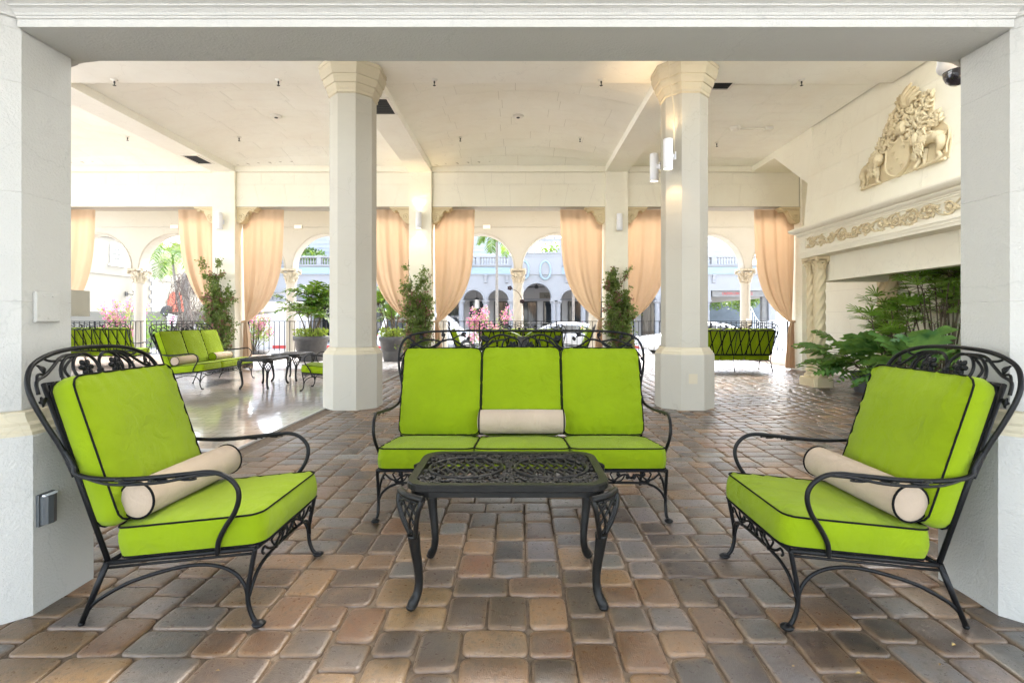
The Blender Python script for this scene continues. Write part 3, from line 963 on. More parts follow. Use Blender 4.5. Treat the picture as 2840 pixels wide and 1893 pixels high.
cl = [((-.33,.60),.11,2.6,1.3),((-.40,.46),.085,1.2,1.2),((-.26,.74),.085,.5,1.2),((-.52,.28),.075,1.8,1.1),((-.19,.50),.06,2.2,1.1),((.28,.62),.10,.6,1.3),((.42,.56),.09,2.4,1.2),((.54,.58),.065,1.0,1.2),((.20,.52),.07,.4,1.1),((.40,.84),.085,1.3,1.2),((.24,.86),.10,2.8,1.2),((.33,.72),.075,.1,1.1),((-.15,.86),.085,1.4,1.2),((-.05,.99),.08,2.2,1.2),((.05,.86),.09,.5,1.2),((.58,.50),.06,1.9,1.2),((.47,.47),.055,.2,1.1),((-.60,.30),.055,2.0,1.2),((-.50,.38),.06,.7,1.1),((.12,.72),.07,2.0,1.1),((-.12,.70),.07,1.0,1.1)]
for c, r, a0, tn in cl:
    m = MB(); curl(m, c, r, a0, tn, .024)
    for i in range(9):
        t = arng.uniform(0,2*PI); l = arng.uniform(.05,.10)
        p0 = (c[0]+r*.75*math.cos(t), c[1]+r*.75*math.sin(t))
        ctube(m, [(p0[0],p0[1],.03),(p0[0]+l*.5*math.cos(t+.5),p0[1]+l*.5*math.sin(t+.5),.055),(p0[0]+l*math.cos(t+.9),p0[1]+l*math.sin(t+.9),.03)], [.008,.020,.022,.006], k=4, n=5)
    m.build('mantling_scroll', M['stone'], arms)
pl = MB()
for i, (a, l, h) in enumerate([(1.0,.26,.05),(1.25,.30,.06),(1.5,.27,.06),(1.75,.20,.05),(.75,.25,.045),(2.1,.16,.045),(.5,.22,.04)]):
    b0 = (.02+.01*i, .90); e = (b0[0]+l*math.cos(a), b0[1]+l*math.sin(a))
    ctube(pl, [(b0[0],b0[1],.03),(b0[0]+.5*l*math.cos(a+.2),b0[1]+.5*l*math.sin(a+.2),h+.02),(e[0],e[1],h)], [.018,.036,.030,.012], k=5, n=7)
pl.build('plume', M['stone'], arms)
bk = MB()
bp = [(-.78,0),(-.80,.08),(-.72,.24),(-.58,.28),(-.56,.40),(-.44,.56),(-.42,.68),(-.28,.82),(-.20,.94),(-.08,1.06),(.05,1.16),(.13,1.14),(.18,1.0),(.32,.95),(.46,.94),(.48,.68),(.58,.62),(.62,.50),(.70,.44),(.76,.36),(.80,.20),(.79,0)]
bk.add([CP(a,b,.014) for a,b in bp]+[CP(a,b,-.03) for a,b in bp], [tuple(range(len(bp)))[::-1]]+[(i,(i+1)%len(bp),len(bp)+(i+1)%len(bp),len(bp)+i) for i in range(len(bp))])
bk.build('back_slab', M['stone'], arms)
# ------------------------------------------------------------------ cushions
def cushion_mesh(wu, wv, t, puff, seed, rc=.05, nu=34, nv=30):
    """box cushion: u (width) x v (depth) x thickness, domed faces, slightly wrinkled"""
    rng = random.Random(seed)
    ph = [rng.uniform(0, 6.28) for _ in range(6)]
    a, b = wu/2, wv/2
    def outline(u, v):
        # square [-1,1]^2 -> rounded rectangle
        x, y = u*a, v*b
        r = rc
        ex, ey = max(abs(x)-(a-r), 0), max(abs(y)-(b-r), 0)
        if ex > 0 and ey > 0:
            l = math.hypot(ex, ey); m_ = max(ex, ey)
            ex, ey = ex/l*m_, ey/l*m_
            x = math.copysign(a-r+ex, x); y = math.copysign(b-r+ey, y)
        return x, y
    def wob(u, v):
        e = max(abs(u), abs(v))
        wr = (.0032*math.sin(23*u+ph[0]+3*v) + .0024*math.sin(37*u+ph[3]))*(abs(v)**3.5) + (.0032*math.sin(21*v+ph[1]+3*u) + .0024*math.sin(33*v+ph[2]))*(abs(u)**3.5) - .010*math.exp(-((u-.1)**2+(v+.05)**2)*5)*(puff > .02 and t > .1)
        return puff*(1-u**4)*(1-v**4)*(1+.10*math.sin(3*u+ph[2])*math.sin(2.6*v+ph[3])) + wr
    m = MB()
    for s in (1, -1):
        vs = []
        for j in range(nv+1):
            for i in range(nu+1):
                u = -1+2*i/nu; v = -1+2*j/nv
                u = math.sin(u*PI/2)*.35+u*.65; v = math.sin(v*PI/2)*.35+v*.65
                x, y = outline(u, v)
                vs.append((x, y, s*(t/2+wob(u*s, v)*(1 if s > 0 else .2))))
        fs = []
        for j in range(nv):
            for i in range(nu):
                q = (j*(nu+1)+i, j*(nu+1)+i+1, (j+1)*(nu+1)+i+1, (j+1)*(nu+1)+i)
                fs.append(q if s > 0 else q[::-1])
        m.add(vs, fs, 0, True)
    loop = []
    K = 18
    for i in range(K): loop.append(outline(-1+2*i/K, -1))
    for i in range(K): loop.append(outline(1, -1+2*i/K))
    for i in range(K): loop.append(outline(1-2*i/K, 1))
    for i in range(K): loop.append(outline(-1, 1-2*i/K))
    rings = []
    for k, z in enumerate((-1, -.5, 0, .5, 1)):
        bl = .010*(1-z*z); ring = []
        for i, (x, y) in enumerate(loop):
            l = math.hypot(x, y)
            wv_ = bl + .0018*math.sin(i*1.9+ph[4]+z*2)*(1-z*z)
            ring.append((x+x/l*wv_, y+y/l*wv_, z*t/2))
        rings.append(ring)
    m.loft(rings, 0, True, False)
    p = MB()
    for s in (1, -1):
        p.tube([(x*1.004, y*1.004, s*t/2+s*.001) for x, y in loop], .0040, 6, True)
    return m, p

def rosette(mb, c, r, nrm, ax, ay):
    nrm, ax, ay, c = Vector(nrm), Vector(ax), Vector(ay), Vector(c)
    for i in range(6):
        t = 2*PI*i/6
        d = ax*math.cos(t)+ay*math.sin(t)
        rot = Matrix((d, nrm.cross(d), nrm)).transposed()
        mb.ell(c + d*r*.6 + nrm*r*.1, (r*.45, r*.34, r*.26), 8, 5, rot=rot)
    mb.ell(c + nrm*r*.3, (r*.26,)*3, 8, 5)
    for i in range(5):
        t = 2*PI*i/5+.3
        mb.ell(c + (ax*math.cos(t)+ay*math.sin(t))*r*.3 + nrm*r*.32, (r*.16,)*3, 6, 4)

def ironleaf(mb, c, d, nrm, L, W):
    """small cast leaf: pointed, slightly cupped with a midrib"""
    d = Vector(d).normalized(); nrm = Vector(nrm); sd = d.cross(nrm).normalized(); c = Vector(c)
    st = [(0,.10,0),(.12,.55,.10),(.32,1.0,.16),(.55,.95,.14),(.78,.55,.06),(1.0,.04,-.02)]
    rings = []
    for t, wd, h in st:
        p = c + d*(L*t) + nrm*(L*h*.5)
        w_ = W*wd
        rings.append([p - sd*w_ + nrm*w_*.35, p - nrm*.004, p + sd*w_ + nrm*w_*.35, p + nrm*.006])
    mb.loft(rings, 0, True, True)

def seat_unit(name, label, cat, W, nc, seed):
    """wrought iron armchair (nc=1) or sofa (nc=3). x forward, y across"""
    t = thing(name, label, cat)
    I = M['iron']; h = W/2; sofa = nc > 1
    xb = lambda z: -.24-.365*(z-.235)
    bn = Vector((1,0,.365)).normalized()          # normal of the back plane (forward)
    zt = 1.064 if sofa else 1.03
    f = MB()
    f.tube(cr([(.315,-h,.29),(.325,0,.29),(.315,h,.29)],6), 0.0091, 7)
    f.tube([(-.24,-h,.235),(-.24,h,.235)], 0.0091, 7)
    for s in (-1, 1):
        f.tube([(.315,s*h,.29),(-.24,s*h,.235)], 0.0091, 7)
        f.tube([(.315,s*h,.272),(-.24,s*h,.217)], 0.0052, 6)
    f.build('seat_frame', I, t)
    d = MB()
    for i in range(1, 5): d.bar((.31-.11*i,-h,.285-.0109*i), (.31-.11*i,h,.285-.0109*i), .022, .004)
    for i in range(1, 2*nc+2):
        y = -h + W*i/(2*nc+2); d.bar((.31,y,.287), (-.235,y,.233), .022, .004)
    d.build('seat_straps', I, t)
    for s in (-1, 1):
        l = MB()
        l.tube(cr([(.315,s*h,.292),(.300,s*h,.215),(.288,s*h,.145),(.288,s*h,.085),(.303,s*h,.035),(.322,s*(h+.004),.014)],5), 0.0091, 7)
        l.lathe([(.004,-.006),(.020,-.004),(.026,.004),(.020,.010),(.008,.016)], 12, (.330,s*(h+.006),.008))
        l.build('leg', I, t)
        l = MB(); l.tube([(-.24,s*h,.24),(-.338,s*h,.008)], [.012,.010], 7); l.ell((-.338,s*h,.008),(.013,.013,.010),7,4)
        l.build('leg', I, t)
        b = MB()
        b.tube(cr([(-.318,s*h,.055),(-.27,s*h,.10),(-.15,s*h,.165),(0,s*h,.212),(.10,s*h,.228),(.18,s*h,.222),(.24,s*h,.195),(.275,s*h,.15),(.286,s*h,.10)],5), 0.0074, 6)
        b.build('side_brace', I, t)
    if sofa:
        l = MB(); l.tube([(-.24,0,.24),(-.338,0,.008)], 0.0087, 7); l.ell((-.338,0,.008),(.018,.018,.008),7,4); l.build('leg', I, t)
    # back: uprights, bars, hoop
    u = MB()
    for s in (-1, 1): u.tube([(-.24,s*(h-.005),.235),(xb(.905),s*(h-.005),.905)], 0.0100, 7)
    if sofa: u.tube([(-.24,0,.235),(xb(.90),0,.90)], 0.0070, 6)
    u.tube([(xb(.90),-h,.90),(xb(.90),h,.90)], 0.0091, 7)
    u.bar((xb(.375),-h,.375),(xb(.375),h,.375), .008, .028)
    u.build('back_frame', I, t)
    hp = MB()
    if sofa: half = [(h+.005,.60),(h+.022,.70),(h+.048,.80),(h+.058,.88),(h+.050,.95),(h+.015,1.01),(h-.07,1.045),(h-.22,1.060),(h-.5,1.064)]
    else: half = [(h+.005,.56),(h+.015,.66),(h+.045,.77),(h+.062,.86),(h+.055,.92),(h+.015,.975),(h-.07,1.010),(h-.17,1.026)]
    pts = [(-y, z) for y, z in half] + [(0, zt)] + [(y, z) for y, z in half[::-1]]
    hp.tube(cr([(xb(z), y, z) for y, z in pts], 5), 0.0091, 8)
    hp.build('back_hoop', I, t)
    # crossed flat straps behind the cushions
    n = 8 if sofa else 3
    for i in range(n):
        y0 = -h + W*(i+.12)/n; y1 = -h + W*(i+.88)/n
        x = MB()
        x.bar((xb(.375)-.004,y0,.375),(xb(.90)-.004,y1,.895), .022, .004, up=tuple(bn))
        x.bar((xb(.375)-.009,y1,.375),(xb(.90)-.009,y0,.895), .022, .004, up=tuple(bn))
        x.build('back_strap', I, t)
    # scrollwork in the hoop
    def B(y, z, off=0.0): return Vector((xb(z), y, z)) + bn*off
    sc = MB(); ax = Vector((0,1,0)); ay = bn.cross(ax) * -1
    ay = Vector((-.365,0,1)).normalized()
    if sofa:
        curves = [([(0,.95),(.02,.995),(.075,1.015),(.125,.99),(.135,.945),(.10,.912),(.06,.925)],.0065),
                  ([(.05,1.01),(.14,1.035),(.22,1.01),(.27,.955),(.33,.925),(.42,.955),(.50,1.0),(.58,.985),(.66,.94),(.74,.955),(.80,1.0)],.0075),
                  ([(.12,1.0),(.20,.985),(.28,.93),(.35,.905)],.006),
                  ([(.20,1.0),(.24,.96),(.22,.92),(.26,.905)],.006),
                  ([(.42,.955),(.50,.935),(.58,.925),(.64,.91)],.006),
                  ([(.58,.985),(.68,1.0),(.76,.97),(.82,.93),(.86,.88)],.0065),
                  ([(.50,1.0),(.45,1.03),(.40,1.02)],.0055),
                  ([(.66,.94),(.60,.96),(.56,1.02)],.005),
                  ([(h-.005,.86),(h+.02,.88),(h+.03,.80),(h+.01,.74)],.006)]
        leaves = [(.235,.985,.6,.075),(.44,1.025,2.6,.05),(.39,.99,1.9,.04),(.56,1.015,1.2,.045),(.64,.915,-.2,.05),(.35,.91,-.3,.05),(.76,.955,.2,.05),(.80,1.0,.9,.04),(.72,1.0,1.2,.045),(h+.02,.79,-1.2,.045),(.86,.88,-1.2,.04)]
        flowers = [(.062,.955,.034)]
    else:
        curves = [([(0,.93),(.012,.975),(.05,1.003),(.10,.995),(.128,.955),(.12,.915),(.085,.898),(.052,.912)],.0065),
                  ([(.09,1.0),(.15,.99),(.185,.955),(.195,.92)],.0065),
                  ([(.07,1.004),(.16,1.0),(.215,.965),(.26,.935),(.305,.915),(.315,.87)],.0065),
                  ([(.17,.985),(.215,.985),(.24,.995),(.235,1.006)],.005),
                  ([(.12,.99),(.17,.95),(.16,.915),(.15,.90)],.0055),
                  ([(.26,.935),(.29,.94),(.31,.90)],.005),
                  ([(.32,.84),(.29,.85),(.272,.81),(.272,.76)],.0065),
                  ([(.02,.90),(.012,.92),(0,.93)],.007)]
        leaves = [(.195,.925,-1.45,.05),(.262,.94,1.1,.042),(.225,.90,-.5,.055),(.312,.86,-1.5,.04),(.15,.905,-1.5,.035),(.272,.78,-1.5,.045),(.236,1.0,2.5,.02)]
        flowers = [(.078,.947,.036)]
    for s in (-1, 1):
        for pts_, r_ in curves: sc.tube(cr([B(s*y, z) for y, z in pts_], 5), r_, 6)
        for y, z, a, L in leaves:
            dv = ax*(s*math.cos(a)) + ay*math.sin(a)
            ironleaf(sc, B(s*y, z), dv, bn, L, L*.33)
    sc.ell(B(0,.932), (.012,.014,.014), 8, 5)
    sc.build('back_scrollwork', I, t)
    for s in (-1, 1):
        for y, z, r in flowers:
            fl = MB(); rosette(fl, B(s*y, z, .006), r, bn, ax, ay)
            fl.build('flower', I, t)
    # arms
    for s in (-1, 1):
        a = MB()
        ye = s*h
        Y = lambda e: s*(h+e)
        a.tube(cr([(xb(.66)+.003,Y(.012),.66),(xb(.60)+.02,Y(.016),.605),(-.335,Y(.024),.574),(-.25,Y(.034),.560),(-.10,Y(.042),.562),(.08,Y(.045),.580),(.17,Y(.043),.587),(.225,Y(.040),.572),(.262,Y(.036),.535),(.270,Y(.033),.49),(.252,Y(.028),.435),(.212,Y(.020),.375),(.184,Y(.014),.32),(.178,Y(.010),.272)],5), 0.0094, 8)
        a.tube(cr([(-.30,Y(.03),.562),(-.18,Y(.062),.548),(0,Y(.082),.560),(.12,Y(.072),.580),(.20,Y(.043),.582)],5), 0.0057, 6)
        for k, xx in enumerate((-.12, 0, .10)):
            zc = .556+.1*max(0,xx)
            a.tube([(xx+.03*math.cos(q), Y(.060+.016*math.sin(q)), zc+.003) for q in np.linspace(0,5.2,12)], .004, 5)
            ironleaf(a, (xx-.05,Y(.055),zc), (1,s*.3,0), (0,0,1), .045, .012)
        a.build('arm', I, t)
    # apron under the seat front
    ap = MB(); xa = lambda y: .312
    if sofa:
        arch = [(-h,.11),(-h+.03,.165),(-h+.09,.205),(-h+.2,.218),(0,.220),(h-.2,.218),(h-.09,.205),(h-.03,.165),(h,.11)]
    else:
        arch = [(-h,.11),(-h+.025,.165),(-h+.07,.20),(-h+.15,.216),(0,.220),(h-.15,.216),(h-.07,.20),(h-.025,.165),(h,.11)]
    ap.tube(cr([(.290+.4*(z-.11)*.35,y,z) for y, z in arch],5), 0.0074, 6)
    nn = 4 if sofa else 1; cw = W/nn
    for i in range(nn):
        for s in (-1, 1):
            yc = -h+cw*(i+.5)
            g = min(cw*.5-.03, .24)
            P = lambda q, z: (.316, yc+s*q*g, z)
            ap.tube(cr([P(0,.245),P(.18,.268),P(.38,.255),P(.55,.235),P(.75,.245),P(.9,.268),P(.98,.255),P(.93,.243)],4), .0055, 5)
            ap.tube(cr([P(.18,.268),P(.3,.235),P(.45,.228)],4), .0045, 5)
            ap.tube(cr([P(.55,.235),P(.66,.268),P(.6,.278)],4), .0045, 5)
            ironleaf(ap, P(.45,.228), (0,s,.3), (1,0,0), .04, .012)
            ironleaf(ap, P(.38,.255), (0,s*.3,1), (1,0,0), .035, .012)
            ironleaf(ap, P(.12,.24), (0,-s*.2,1), (1,0,0), .035, .013)
    ap.build('apron_scrollwork', I, t)
    # cushions
    cw = W/nc; ang = math.atan2(.055,.555)
    base_s = cushion_mesh(cw-.008, .555, .110, .024, seed, .05)
    base_b = cushion_mesh(cw-.012, .595 if sofa else .580, .086, .032, seed+1, .045)
    ms = base_s[0].mesh('seat_cushion', M['lime']); mp = base_s[1].mesh('piping', M['piping'])
    bs_ = base_b[0].mesh('back_cushion', M['lime']); bp_ = base_b[1].mesh('piping', M['piping'])
    for i in range(nc):
        y = -h + cw*(i+.5)
        # seat: local u->y, v->x
        Mx = Matrix.Translation((.058, y, .333)) @ Matrix.Rotation(-ang, 4, 'Y') @ Matrix.Rotation(R(90), 4, 'Z') @ (Matrix.Rotation(PI, 4, 'Z') if i % 2 else Matrix.Identity(4))
        o = link('seat_cushion', ms, t); o.matrix_local = Mx
        link('piping', mp, o)
        th = math.atan(.345)
        zc = (.650 if sofa else .644) + (.006 if i == 1 and sofa else 0)
        Mb = Matrix.Translation((-.330, y, zc)) @ Matrix.Rotation(-th, 4, 'Y') @ Matrix.Rotation(R(90), 4, 'Y') @ Matrix.Rotation(R(90), 4, 'Z') @ (Matrix.Rotation(PI, 4, 'Z') if i == 2 else Matrix.Identity(4))
        o = link('back_cushion', bs_, t); o.matrix_local = Mb
        link('piping', bp_, o)
    return t

def bolster(label, p0, p1, r, endmat, group='bolster cushions'):
    p0, p1 = Vector(p0), Vector(p1); d = p1-p0; L = d.length; d.normalize()
    t = thing('bolster_cushion', label, 'bolster', p0, 0, group)
    rot = d.to_track_quat('Z','Y').to_matrix().to_4x4()
    m = MB(); n = 26
    prof = [(r*.985,0)] + [(r*(1+.018*math.sin(PI*i/16)),L*i/16) for i in range(1,16)] + [(r*.985,L)]
    m.lathe(prof, n, cap=False)
    # shallow seams / folds across the middle
    m.v = [(x*(1+.010*math.sin(z*70+3*math.atan2(y,x))*math.exp(-((z-L*.5)/.12)**2)), y*(1+.010*math.sin(z*70+3*math.atan2(y,x))*math.exp(-((z-L*.5)/.12)**2)), z) for x,y,z in m.v]
    m.xf(rot); m.build('cover', M['beige'], t)
    for z, s in ((0,-1),(L,1)):
        e = MB(); e.lathe([(r*.985,0),(r*.8,s*.008),(r*.45,s*.013),(.0004,s*.014)], n, (0,0,z), cap=False); e.xf(rot); e.build('end_panel', endmat, t)
        p = MB(); p.tube([(r*1.0*math.cos(a),r*1.0*math.sin(a),z) for a in np.linspace(0,2*PI,29)[:-1]], .0045, 6, True); p.xf(rot); p.build('piping', M['piping'], t)
    return t

def local_pt(c, rz, p):
    return (c[0]+p[0]*math.cos(rz)-p[1]*math.sin(rz), c[1]+p[0]*math.sin(rz)+p[1]*math.cos(rz), p[2])

# near group
GC = 'wrought iron armchairs with lime cushions'; GS = 'wrought iron sofas with lime cushions'
chair = seat_unit('armchair', '', 'armchair', .57, 1, 11)
sofa = seat_unit('sofa', '', 'sofa', 1.645, 3, 31)
CH = [((-1.30, 2.245), 0.0, 'near armchair left of the coffee table, lime cushions on black scrolled iron'),
      ((1.325, 2.225), PI, 'near armchair right of the coffee table, lime cushions on black scrolled iron'),
      ((-3.15, 8.63), PI+.08, 'armchair half hidden behind the left octagonal column'),
      ((-1.02, 11.55), .12, 'small distant armchair facing right, beyond the near sofa'),
      ((1.17, 11.55), PI-.10, 'small distant armchair facing left, beyond the near sofa')]
SO = [((.022, 3.282), -PI/2, 'near three-seat sofa facing the camera behind the coffee table'),
      ((-5.48, 9.35), 0.0, 'long sofa side-on on the polished floor, with two pale bolsters'),
      ((-10.27, 13.1), PI/2, 'far sofa seen from behind beside the near left column'),
      ((.085, 11.05), PI/2, 'distant sofa seen from behind, beyond the orchid pot'),
      ((4.72, 11.72), PI/2, 'sofa seen from behind beside the column with two lamps')]
for i, (c, rz, lab) in enumerate(CH):
    o = chair if i == 0 else copy_tree(chair)
    place(o, (c[0], c[1], .002 if i != 2 else .004), rz, lab, GC)
for i, (c, rz, lab) in enumerate(SO):
    o = sofa if i == 0 else copy_tree(sofa)
    place(o, (c[0], c[1], .002 if i != 1 else .004), rz, lab, GS)
def bol(ci, lst, a, b, r, lab, em='beige'):
    c, rz, _ = lst[ci]
    bolster(lab, local_pt(c, rz, a), local_pt(c, rz, b), r, M[em])
bol(0, CH, (-.160,-.245,.458), (-.118,.305,.468), .070, 'beige bolster lying across the near left armchair')
bol(1, CH, (-.150,.262,.458), (-.118,-.29,.468), .070, 'beige bolster lying across the near right armchair')
bol(0, SO, (-.158,-.275,.478), (-.158,.275,.478), .077, 'beige bolster in the middle of the near sofa')
bol(1, SO, (-.14,-.80,.462), (-.14,-.27,.462), .072, 'pale bolster at the near end of the long side-on sofa')
bol(1, SO, (-.12,.22,.462), (-.12,.78,.462), .072, 'pale bolster with lime end at the far end of the side-on sofa', 'lime')
bol(2, CH, (-.15,.26,.458), (-.12,-.29,.468), .070, 'bolster on the armchair half hidden behind the left column')
bol(3, CH, (-.15,-.26,.458), (-.12,.29,.468), .070, 'bolster on the small distant armchair facing right')
bol(4, CH, (-.15,.26,.458), (-.12,-.29,.468), .070, 'bolster on the small distant armchair facing left')

# ------------------------------------------------------------------ cast tables
def rrect(w_, d, r, k=6):
    out = []
    for cx, cyy, a0 in ((w_/2-r,d/2-r,0),(-w_/2+r,d/2-r,PI/2),(-w_/2+r,-d/2+r,PI),(w_/2-r,-d/2+r,1.5*PI)):
        for i in range(k+1):
            a = a0+(PI/2)*i/k; out.append((cx+r*math.cos(a), cyy+r*math.sin(a)))
    return out
def cast_table(label):
    t = thing('cast_table', label, 'coffee table')
    A = M['castal']; W_, D_, zt = .815, .53, .505
    rim = MB()
    o0 = rrect(W_,D_,.10); o1 = rrect(W_-.075,D_-.075,.075)
    rings = []
    for pts, z in ((rrect(W_-.01,D_-.01,.095),zt-.030),(o0,zt-.026),(o0,zt-.006),(rrect(W_-.008,D_-.008,.096),zt),(o1,zt-.001),(o1,zt-.012),(rrect(W_-.06,D_-.06,.08),zt-.030)):
        rings.append([(x,y,z) for x,y in pts])
    rim.loft(rings, cap=False); rim.add(rings[-1]+rings[0], [(i,(i+1) % len(o0),len(o0)+(i+1) % len(o0),len(o0)+i) for i in range(len(o0))])
    rim.build('table_rim', A, t)
    ap = MB()
    for pts, z0, z1 in ((rrect(W_-.03,D_-.03,.088),zt-.052,zt-.0301),):
        k = len(pts); inn = rrect(W_-.055,D_-.055,.08)
        ap.loft([[(x,y,z0) for x,y in pts],[(x,y,z1) for x,y in pts]], cap=False)
        ap.loft([[(x,y,z1) for x,y in inn],[(x,y,z0) for x,y in inn]], cap=False)
        ap.add([(x,y,z0) for x,y in pts]+[(x,y,z0) for x,y in inn], [(i,k+i,k+(i+1) % k,(i+1) % k) for i in range(k)])
    ap.build('apron', A, t)
    ix, iy = W_/2-.035, D_/2-.035
    zz = zt-.008
    la = MB()
    ea, eb = .158, .155
    for s in (-1, 1):
        cx = s*.185
        la.tube([(cx+ea*math.cos(a), eb*math.sin(a), zz+.003) for a in np.linspace(0,2*PI,41)[:-1]], .0075, 6, True)
        for k in range(-6, 7):
            for sg in (-1, 1):
                pts = []
                for q in np.linspace(-1,1,17):
                    x = cx + k*.042 + sg*q*.075 + .006*math.sin(q*9); y = q*.16
                    if ((x-cx)/ea)**2+(y/eb)**2 <= 1.0: pts.append((x,y,zz-.001*sg))
                if len(pts) > 2: la.tube(pts, .0062, 5)
    la.build('oval_lattice', A, t)
    fl = MB(); rng = random.Random(9)
    pts = []
    tries = 0
    while len(pts) < 150 and tries < 9000:
        tries += 1
        x, y = rng.uniform(-ix+.012,ix-.012), rng.uniform(-iy+.012,iy-.012)
        if any(((x-s*.185)/(ea+.016))**2+(y/(eb+.016))**2 < 1 for s in (-1,1)): continue
        if abs(x) > ix-.06 and abs(y) > iy-.06 and math.hypot(abs(x)-(ix-.06), abs(y)-(iy-.06)) > .05: continue
        if any((x-a)**2+(y-b)**2 < .021**2 for a, b in pts): continue
        pts.append((x, y))
    for x, y in pts:
        r = rng.uniform(.012,.019); a0 = rng.uniform(0,6.28); dr = rng.choice((-1,1))
        fl.tube([(x+r*(1-.6*q)*math.cos(a0+dr*5.5*q), y+r*(1-.6*q)*math.sin(a0+dr*5.5*q), zz) for q in np.linspace(0,1,10)], .0060, 5)
        if rng.random() < .5:
            a1 = rng.uniform(0,6.28)
            fl.tube(cr([(x,y,zz),(x+.018*math.cos(a1),y+.018*math.sin(a1),zz+.003),(x+.034*math.cos(a1+.5),y+.034*math.sin(a1+.5),zz)],3), .0055, 5)
    for k in range(18):
        y = -iy + 2*iy*k/17
        fl.tube([(-.012 if k % 2 else .012,y,zz),(0,y+.012,zz)], .0045, 5)
    for s in (-1,1): fl.tube([(s*.018,-iy,zz),(s*.012,0,zz),(s*.018,iy,zz)], .005, 5)
    fl.build('filigree', A, t)['kind'] = 'stuff'
    for sx in (-1, 1):
        for sy in (-1, 1):
            l = MB(); dx, dy = sx*.80, sy*.60
            dg = Vector((sx*.72, sy*.69, 0)).normalized(); pr = Vector((-dg.y, dg.x, 0))
            c0 = Vector((sx*.352, sy*.20, 0))
            def Lp(off, side, z):
                side *= 1.4 if z > .31 else 1.0
                q = c0 + dg*off + pr*side
                return (q.x, q.y, z)
            # solid lower leg, cabriole curve
            cl = [(.028,.30),(.020,.24),(.008,.17),(.002,.11),(.010,.06),(.030,.028),(.040,.012)]
            rr = [.026,.021,.0185,.017,.0175,.021,.017]
            P = cr([Lp(a,0,z) for a,z in cl],4); q = np.linspace(0,len(rr)-1,len(P))
            l.tube(P, list(np.interp(q, range(len(rr)), rr)), 9)
            l.ell(Lp(.038,0,.014), (.021,.021,.014), 9, 5)
            # openwork knee
            for s in (-1, 1):
                l.tube(cr([Lp(.030,s*.016,.29),Lp(.048,s*.036,.36),Lp(.052,s*.052,.42),Lp(.040,s*.056,.455)],5), .0105, 7)
                l.tube(cr([Lp(.034,s*.012,.30),Lp(.054,s*-.008,.35),Lp(.060,s*-.028,.40),Lp(.052,s*-.042,.445)],4), .0055, 6)
                l.tube(cr([Lp(.045,s*.030,.345),Lp(.058,s*.008,.39),Lp(.060,s*-.016,.43),Lp(.056,s*-.024,.45)],4), .0055, 6)
                l.tube(cr([Lp(.050,s*.044,.39),Lp(.060,s*.024,.42),Lp(.058,s*.006,.45)],4), .0055, 6)
                l.tube([Lp(.062,s*(.026+.010*math.cos(a)),.425+.010*math.sin(a)) for a in np.linspace(0,5.5,10)], .004, 5)
            l.tube(cr([Lp(.038,-.060,.456),Lp(.060,0,.460),Lp(.038,.060,.456)],5), .014, 7)
            l.tube(cr([Lp(.036,-.056,.438),Lp(.060,0,.442),Lp(.036,.056,.438)],5), .007, 6)
            l.build('leg', A, t)
    return t
GT = 'cast openwork tables'
tb = cast_table('')
TB = [((-.042, 2.288), 0.0, 'near black cast coffee table with openwork top before the sofa', .002),
      ((-4.32, 8.92), PI/2, 'nearer of two cast tables in front of the side-on sofa', .004),
      ((-4.30, 9.98), PI/2, 'farther of two cast tables in front of the side-on sofa', .004),
      ((.13, 9.45), 0.0, 'cast table hidden behind the near sofa, under the orchid', .002)]
for i, (c, rz, lab, z) in enumerate(TB):
    o = tb if i == 0 else copy_tree(tb)
    place(o, (c[0], c[1], z), rz, lab, GT)
# ------------------------------------------------------------------ cylinder lamps
def emis(name, c, s):
    m, nt, b = newmat(name)
    b.inputs['Base Color'].default_value = (*c, 1)
    b.inputs['Emission Color'].default_value = (*c, 1)
    b.inputs['Emission Strength'].default_value = s
    return m
M['glow'] = emis('lamp glow', (1.0,.86,.62), 1.2)
def lamp(label, x, y, ztop, hgt, r, toward, lit, power=14.0):
    """vertical cylinder wall lamp; toward = unit vector from lamp to the wall it hangs on"""
    t = thing('cylinder_lamp', label, 'wall lamp', (x, y, ztop-hgt), 0, 'white cylinder wall lamps')
    b = MB(); n = 22
    b.lathe([(r-.006,.012),(r-.003,0),(r,.002),(r,hgt-.002),(r-.003,hgt),(r-.006,hgt-.012)], n, cap=False)
    b.lathe([(r-.006,hgt-.012),(r-.006,.012)], n, cap=False)
    b.build('cylinder_body', M['white_metal'], t)
    br = MB(); tx, ty = toward
    br.bar((tx*r*.9,ty*r*.9,hgt*.5), (tx*(r+.05),ty*(r+.05),hgt*.5), .05, .05)
    br.bar((tx*(r+.045),ty*(r+.045),hgt*.5), (tx*(r+.058),ty*(r+.058),hgt*.5), .10, .10)
    br.build('bracket', M['white_metal'], t)
    for z, s in ((.014,-1),(hgt-.014,1)):
        d = MB(); d.lathe([(r-.007,z),(r-.007,z+.001)], n)
        d.build('lens', M['glow'] if lit else M['white'], t)
        if lit:
            ld = bpy.data.lights.new('lamp_beam', 'SPOT'); ld.energy = power; ld.color = (1.0,.70,.40)
            ld.spot_size = R(100); ld.spot_blend = .6; ld.shadow_soft_size = .03
            lo = link('lamp_beam', ld, t, (0,0,z + (-.02 if s < 0 else .02)))
            lo.rotation_euler = (0,0,0) if s < 0 else (PI,0,0)
    return t
q = math.sqrt(.5)
lamp('lit white cylinder lamp on the front of the right octagonal column', 1.893, 6.60, 3.42, .38, .059, (q,q), True, 1.5)
lamp('lit white cylinder lamp, lower in view, on the rear of the right octagonal column', 1.872, 7.19, 3.42, .38, .059, (q,-q), True, 1.5)
